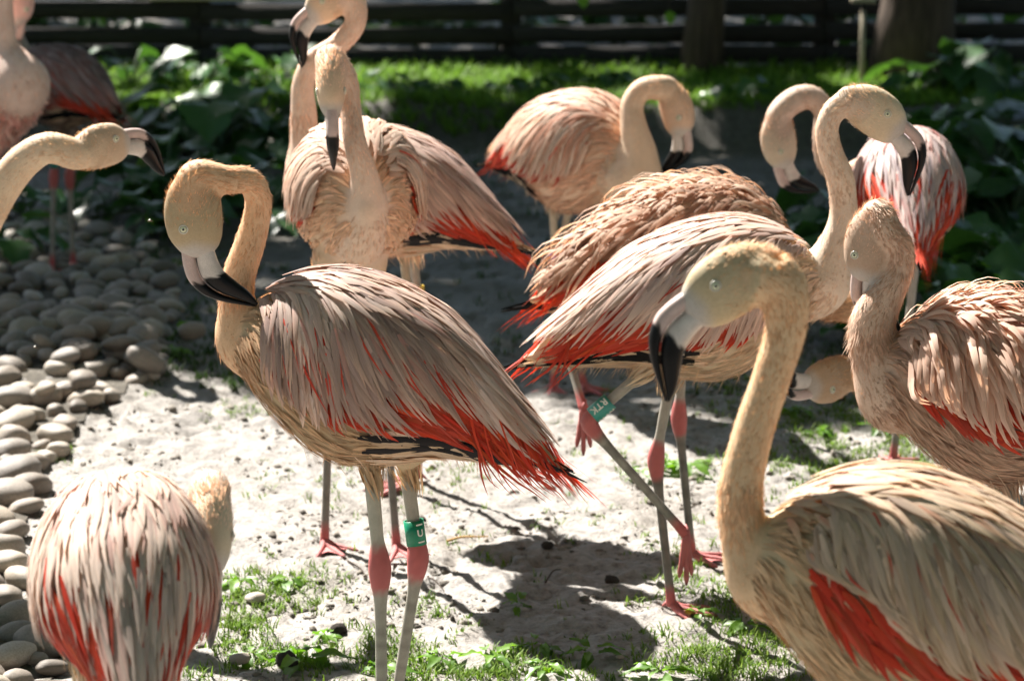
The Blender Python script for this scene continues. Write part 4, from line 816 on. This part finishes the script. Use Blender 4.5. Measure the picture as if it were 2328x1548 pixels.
def build_grass():
    rs = np.random.default_rng(33)
    patches = [(620, 1340, 150, 45, 1), (560, 1440, 90, 60, 1.3), (640, 1500, 120, 50, 1), (1000, 1360, 70, 40, 1), (900, 1490, 110, 50, 1), (1150, 1520, 220, 45, 1.2), (1560, 1290, 60, 60, .8), (1480, 1400, 60, 45, .8), (1700, 1400, 110, 80, 1), (1650, 1500, 160, 50, 1.1),
               (1800, 950, 110, 60, 1), (2000, 1000, 140, 70, 1.2), (1850, 1060, 130, 40, 1), (2150, 1090, 130, 40, 1.2), (1950, 930, 100, 40, .8), (1580, 1060, 60, 30, .6), (1640, 870, 80, 40, .6), (1120, 1270, 40, 30, .4), (1060, 1080, 60, 30, .4), (580, 940, 120, 20, .5), (130, 1050, 40, 20, .4),
               (1380, 900, 60, 30, .4), (1780, 830, 100, 40, .6), (1500, 1530, 120, 30, 1), (430, 1540, 60, 20, .6), (300, 930, 100, 20, .4), (760, 1100, 40, 40, .3)]
    pts = []
    for (px, py, sx, sy, k) in patches:
        m = int(150 * k * (sx * sy) / (110 * 50)); q = np.stack([rs.normal(px, sx * .6, m), rs.normal(py, sy * .6, m)], 1); pts.append(np.array([Gp(a, b) for a, b in q if 820 < b < 1650]))
    q = np.stack([rs.uniform(450, 2328, 420), rs.uniform(900, 1560, 420)], 1); pts.append(np.array([Gp(a, b) for a, b in q]))
    pts = np.concatenate(pts); pts = pts[noise(pts[:, :2], 9, 5) > .33]; pts[:, 2] = gh(pts[:, 0], pts[:, 1]) - .002
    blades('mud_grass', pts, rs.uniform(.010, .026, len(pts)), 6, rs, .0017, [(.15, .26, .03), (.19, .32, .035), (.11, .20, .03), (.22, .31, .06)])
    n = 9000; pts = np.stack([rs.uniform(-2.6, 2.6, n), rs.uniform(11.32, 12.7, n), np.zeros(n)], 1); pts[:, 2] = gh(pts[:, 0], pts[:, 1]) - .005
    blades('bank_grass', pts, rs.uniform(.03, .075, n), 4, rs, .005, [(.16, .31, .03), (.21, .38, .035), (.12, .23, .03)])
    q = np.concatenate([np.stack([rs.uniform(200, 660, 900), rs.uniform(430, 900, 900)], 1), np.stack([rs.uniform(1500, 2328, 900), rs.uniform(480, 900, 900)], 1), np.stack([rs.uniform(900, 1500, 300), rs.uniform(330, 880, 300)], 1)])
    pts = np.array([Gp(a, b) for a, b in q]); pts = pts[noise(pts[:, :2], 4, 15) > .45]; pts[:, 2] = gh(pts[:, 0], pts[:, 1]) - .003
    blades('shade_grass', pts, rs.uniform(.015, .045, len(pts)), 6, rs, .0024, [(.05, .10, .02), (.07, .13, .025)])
    # crumbs of dried mud
    n = 10500; q = np.stack([rs.uniform(0, 2400, n), 840 + 760 * rs.random(n) ** .8], 1); pts = np.array([Gp(a, b) for a, b in q]); pts = pts[fbm(pts[:, :2], 5, 3, 25) > .42]; n = len(pts); pts[:, 2] = gh(pts[:, 0], pts[:, 1])
    t = (1 + 5 ** .5) / 2; iv = nrm(np.array([(-1, t, 0), (1, t, 0), (-1, -t, 0), (1, -t, 0), (0, -1, t), (0, 1, t), (0, -1, -t), (0, 1, -t), (t, 0, -1), (t, 0, 1), (-t, 0, -1), (-t, 0, 1)], float))
    iF = np.array([(0, 11, 5), (0, 5, 1), (0, 1, 7), (0, 7, 10), (0, 10, 11), (1, 5, 9), (5, 11, 4), (11, 10, 2), (10, 7, 6), (7, 1, 8), (3, 9, 4), (3, 4, 2), (3, 2, 6), (3, 6, 8), (3, 8, 9), (4, 9, 5), (2, 4, 11), (6, 2, 10), (8, 6, 7), (9, 8, 1)])
    r = .0022 + .0095 * rs.random(n) ** 5; V = pts[:, None] + iv[None] * r[:, None, None] * rs.uniform(.5, 1.3, (n, 12, 1)) * rs.uniform(.6, 1.4, (n, 1, 3)) * np.array([1, 1, .7])
    c = np.repeat(np.array([.17, .15, .125]) * rs.uniform(.45, 1.7, (n, 1)), 12, 0)
    obj('mud_crumbs', mesh_np('mud_crumbs', V, (iF[None] + (np.arange(n) * 12)[:, None, None]).reshape(-1, 3), False, c), M['crumb'], kind='stuff', label='dry crumbs and clods scattered over the mud', category='clods')
M['crumb'] = attr_mat('mud_crumb', .85, .25, (200, .5))
build_grass()

# ------------------------------------------------------------------ cobbles
def build_cobbles():
    rs = np.random.default_rng(41)
    m, nt, b, out = new_mat('cobble_stone'); oi = N_(nt, 'ShaderNodeObjectInfo'); tc = N_(nt, 'ShaderNodeTexCoord'); n1 = tex_noise(nt, 14, 4, .6, tc.outputs['Object']); n2 = tex_noise(nt, 120, 4, .7, tc.outputs['Object'])
    c1 = ramp(nt, oi.outputs['Random'], [(0, (.14, .12, .10)), (.3, (.30, .26, .22)), (.6, (.22, .20, .18)), (.8, (.37, .32, .26)), (1, (.42, .38, .33))]); c2 = ramp(nt, n1.outputs['Fac'], [(.3, (.75, .73, .70)), (.65, (1.12, 1.1, 1.08))]); c3 = ramp(nt, n2.outputs['Fac'], [(.3, (.82,) * 3), (.6, (1.05,) * 3)])
    nt.links.new(mixc(nt, mixc(nt, c1.outputs[0], c2.outputs[0], 1, 'MULTIPLY'), c3.outputs[0], 1, 'MULTIPLY'), b.inputs['Base Color']); b.inputs['Roughness'].default_value = .62; b.inputs['Specular IOR Level'].default_value = .35
    bp = N_(nt, 'ShaderNodeBump'); bp.inputs['Strength'].default_value = .25; bp.inputs['Distance'].default_value = .002; nt.links.new(n2.outputs['Fac'], bp.inputs['Height']); nt.links.new(bp.outputs[0], b.inputs['Normal'])
    shapes = []
    for k in range(9):
        u = np.linspace(0, np.pi, 15); w = np.linspace(0, 2 * np.pi, 22, endpoint=False); U, Wv = np.meshgrid(u, w, indexing='ij'); d = np.stack([np.sin(U) * np.cos(Wv), np.sin(U) * np.sin(Wv), np.cos(U)], -1)
        e = .82 + .18 * rs.random(); q = np.sign(d) * np.abs(d) ** e; q = q * np.array([1, rs.uniform(.62, .85), rs.uniform(.46, .66)]); q = q * (1 + .22 * (noise(d, 1.3, k * 3) - .5) + .06 * (noise(d, 3.1, k) - .5))[..., None]
        q[0] = q[0].mean(0); q[-1] = q[-1].mean(0); q[0] += d[0] * 1e-3; q[-1] += d[-1] * 1e-3; me = mesh_np('cobble', q, grid_faces(15, 22)); me.materials.append(m); shapes.append(me)
    # bed of earth under them
    poly = np.array([(-140, 500), (120, 500), (330, 560), (410, 690), (390, 800), (345, 890), (215, 965), (165, 1020), (110, 1060), (75, 1160), (55, 1300), (90, 1440), (170, 1560), (170, 1660), (-140, 1660)], float)
    gpoly = np.array([Gp(a, b_)[:2] for a, b_ in poly]); c = gpoly.mean(0)
    V = []; F = []
    lo, hi = gpoly.min(0), gpoly.max(0)
    def inside(p):
        x, y = p[..., 0], p[..., 1]; r = np.zeros(x.shape, bool); j = len(gpoly) - 1
        for i in range(len(gpoly)):
            xi, yi = gpoly[i]; xj, yj = gpoly[j]; r ^= ((yi > y) != (yj > y)) & (x < (xj - xi) * (y - yi) / (yj - yi + 1e-12) + xi); j = i
        return r
    gx = np.arange(lo[0], hi[0], .03); gy = np.arange(lo[1], hi[1], .03); X, Y = np.meshgrid(gx, gy); Zb = gh(X, Y) + .004; ins = inside(np.stack([X, Y], -1)); Vb = np.stack([X, Y, Zb], -1).reshape(-1, 3); Fb = grid_faces(len(gy), len(gx), False); Fb = Fb[ins.reshape(-1)[Fb].all(1)]
    bed = obj('cobble_bed', mesh_np('cobble_bed', Vb, Fb), plain('dark_earth', (.09, .08, .065), .9, .2, .4, 60, bump=.6), kind='structure')
    placed = []
    def put(p, r, lift=0.0, tilt=.18):
        o = bpy.data.objects.new('cobble', shapes[rs.integers(len(shapes))]); COL.objects.link(o); o.parent = bed
        z = float(gh(np.array(p[0]), np.array(p[1]), False)); o.location = (p[0], p[1], z + r * .30 + lift); o.scale = (r, r * rs.uniform(.85, 1.1), r * rs.uniform(.8, 1.15)); o.rotation_euler = (rs.normal(0, tilt), rs.normal(0, tilt), rs.normal(0, .9)); placed.append((p[0], p[1], r))
    key = [(165, 745, 58), (60, 785, 52), (105, 810, 45), (160, 820, 42), (215, 805, 36), (295, 775, 46), (225, 770, 50), (280, 852, 50), (180, 848, 48), (110, 860, 32), (75, 850, 34), (340, 790, 44), (250, 815, 34), (120, 775, 34), (30, 940, 52), (105, 938, 42), (150, 985, 36), (35, 985, 50), (125, 1010, 46), (70, 970, 34), (25, 1040, 50), (40, 1090, 62), (20, 1140, 60), (30, 1500, 62), (120, 1520, 40), (35, 1400, 60), (20, 1280, 55), (25, 1220, 45), (40, 1440, 50), (580, 1358, 26), (545, 1500, 24), (85, 1500, 30), (15, 1345, 45)]
    for (px, py, w) in key:
        p = Gp(px, py + 10); put(p, w * px2m(p[1], py), .012 if 730 < py < 870 else .004, .12)
    tries = 0
    while len(placed) < 272 and tries < 30000:
        tries += 1; u = rs.random(); p = np.array([rs.uniform(lo[0], hi[0]), lo[1] + (hi[1] - lo[1]) * u])
        if not inside(p[None])[0]: continue
        q = to_px((p[0], p[1], 0))
        if q[0] < -70: continue
        r = rs.uniform(.026, .056) if p[1] > 5.75 else rs.uniform(.036, .066)
        A = np.array(placed); dd = np.hypot(A[:, 0] - p[0], A[:, 1] - p[1]) / (A[:, 2] + r)
        if dd.min() < .80: continue
        put((p[0], p[1]), r)
    # a second course on the heap
    c = Gp(190, 830)
    for k in range(26):
        p = (c[0] + rs.normal(0, .16), c[1] + rs.normal(0, .24)); put(p, rs.uniform(.03, .052), .035, .25)
    return bed
build_cobbles()

# ------------------------------------------------------------------ small things on the ground and in the air
def build_bits():
    rs = np.random.default_rng(51)
    for k, (px, py, w, lab) in enumerate([(1410, 1496, 10, 'small round pinkish pebble at the edge of a shadow'), (1905, 905, 18, 'dark rounded clod beside the upturned bill'), (1245, 1248, 14, 'dark lump of dried mud lying among crumbs'), (1390, 1322, 16, 'dark clod near the raised foot'), (650, 1520, 26, 'dark earthy clod beside the bright weed'), (770, 1438, 20, 'black clod between the grass patches')]):
        p = Gp(px, py); r = w * px2m(p[1], py); d = nrm(rs.normal(0, 1, (1, 3)))
        u = np.linspace(0, np.pi, 9); wv = np.linspace(0, 2 * np.pi, 14, endpoint=False); U, Wv = np.meshgrid(u, wv, indexing='ij'); d = np.stack([np.sin(U) * np.cos(Wv), np.sin(U) * np.sin(Wv), np.cos(U)], -1)
        q = d * np.array([1, .85, .72]) * (1 + (.1 if k == 0 else .7) * (noise(d, 2.2, k) - .5))[..., None] * r
        z = float(gh(np.array(p[0]), np.array(p[1]))); o = obj('pebble' if k == 0 else 'clod', mesh_np('clod', q, grid_faces(9, 14)), plain('pebble_stone', (.5, .38, .32), .5) if k == 0 else plain('clod_earth', (.06, .05, .042), .9, .2, .4, 90, bump=.8), label=lab, category='pebble' if k == 0 else 'clod'); o.location = (p[0], p[1], z + r * .4)
    p = Gp(1015, 1228); C = np.array([[0, 0, 0], [.03, .01, .006], [.06, .006, .008], [.085, .02, .004]]); V, F = tube(catmull(C, 10), np.linspace(.003, .0012, 10), 6)
    o = obj('straw', mesh_np('straw', V, F), plain('straw', (.48, .27, .08), .7), label='curled orange straw on the mud behind the banded leg', category='straw'); o.location = (p[0], p[1], float(gh(np.array(p[0]), np.array(p[1]))) + .004)
    for (px, py, x1, y1, tl) in [(960, 1310, 1010, 1345, 'short dark twig on the mud beside the green-banded leg'), (790, 1280, 845, 1310, 'thin twig on the mud by a webbed red foot'), (1880, 1085, 1800, 1120, 'thin dark twig in the grass beside the tall upright neck'), (1240, 1330, 1275, 1290, 'dark twig lying across a body shadow on the mud')]:
        a, b_ = Gp(px, py), Gp(x1, y1); a[2] = float(gh(a[0], a[1])) + .003; b_[2] = float(gh(b_[0], b_[1])) + .004; V, F = tube(catmull(np.array([a, (a + b_) / 2 + [0, .006, .008], b_]), 8), np.linspace(.0022, .001, 8), 6)
        obj('twig', mesh_np('twig', V - a, F), M['bark'], label=tl, category='twig', group='twigs on the mud').location = tuple(a)
    for (px, py, Y, lab) in [(341, 503, 4.7, 'tiny pale insect hovering beside the grey-pink flamingo\'s head'), (80, 790, 5.0, 'tiny pale insect hovering over the cobble heap')]:
        c = P(px, py, Y); root = empty('flying_insect', c, label=lab, category='insect')
        V, F = tube(np.array([[-.004, 0, 0], [-.002, 0, .0005], [.001, 0, .0006], [.004, 0, 0]]), [.0008, .0016, .0015, .0010], 8); obj('insect_body', mesh_np('insect_body', V, F), plain('insect_body', (.10, .07, .04), .4), root)
        for s in (-1, 1):
            w = leaf_mesh('wing', .0055, .0026, 'oval', rs, 3, 5, 0, 0); wo = obj('wing', w, plain('insect_wing', (.7, .7, .66), .3, .5, .05, transl=.5), root); wo.rotation_euler = (0, -.5, s * 1.9); wo.location = (0, 0, .001)
    # hanging twigs of the slim tree with back-lit leaves
    lm = [leaf_mesh('leaf', .07, .055, 'oval', rs, 5, 7, .4, .05) for _ in range(2)]
    for m_ in lm: m_.materials.append(M['weed_leaf'])
    for (px, py, Y) in [(1322, 14, 11.6), (1520, 60, 11.4)]:
        c = P(px, py, Y); root = empty('hanging_twig', c + [0, 0, .06], label='bright back-lit leaf on a twig hanging before the fence' if px < 1400 else 'small bright leaf dangling before the slim trunk', category='twig')
        V, F = tube(catmull(np.array([[0, 0, 0], [.02, 0, .6], [-.05, .15, 1.5], [-.2, .6, 3.4]]), 14), np.linspace(.002, .008, 14), 6); obj('stem', mesh_np('stem', V, F), M['bark'], root)
        for k in range(2):
            o = bpy.data.objects.new('leaf', lm[k]); COL.objects.link(o); o.parent = root; o.location = (0, 0, .002 + .3 * k); o.rotation_euler = (.2, 1.1, -1.2 + k * 2.0); o.scale = (1.0 if px < 1400 else .8,) * 3
build_bits()
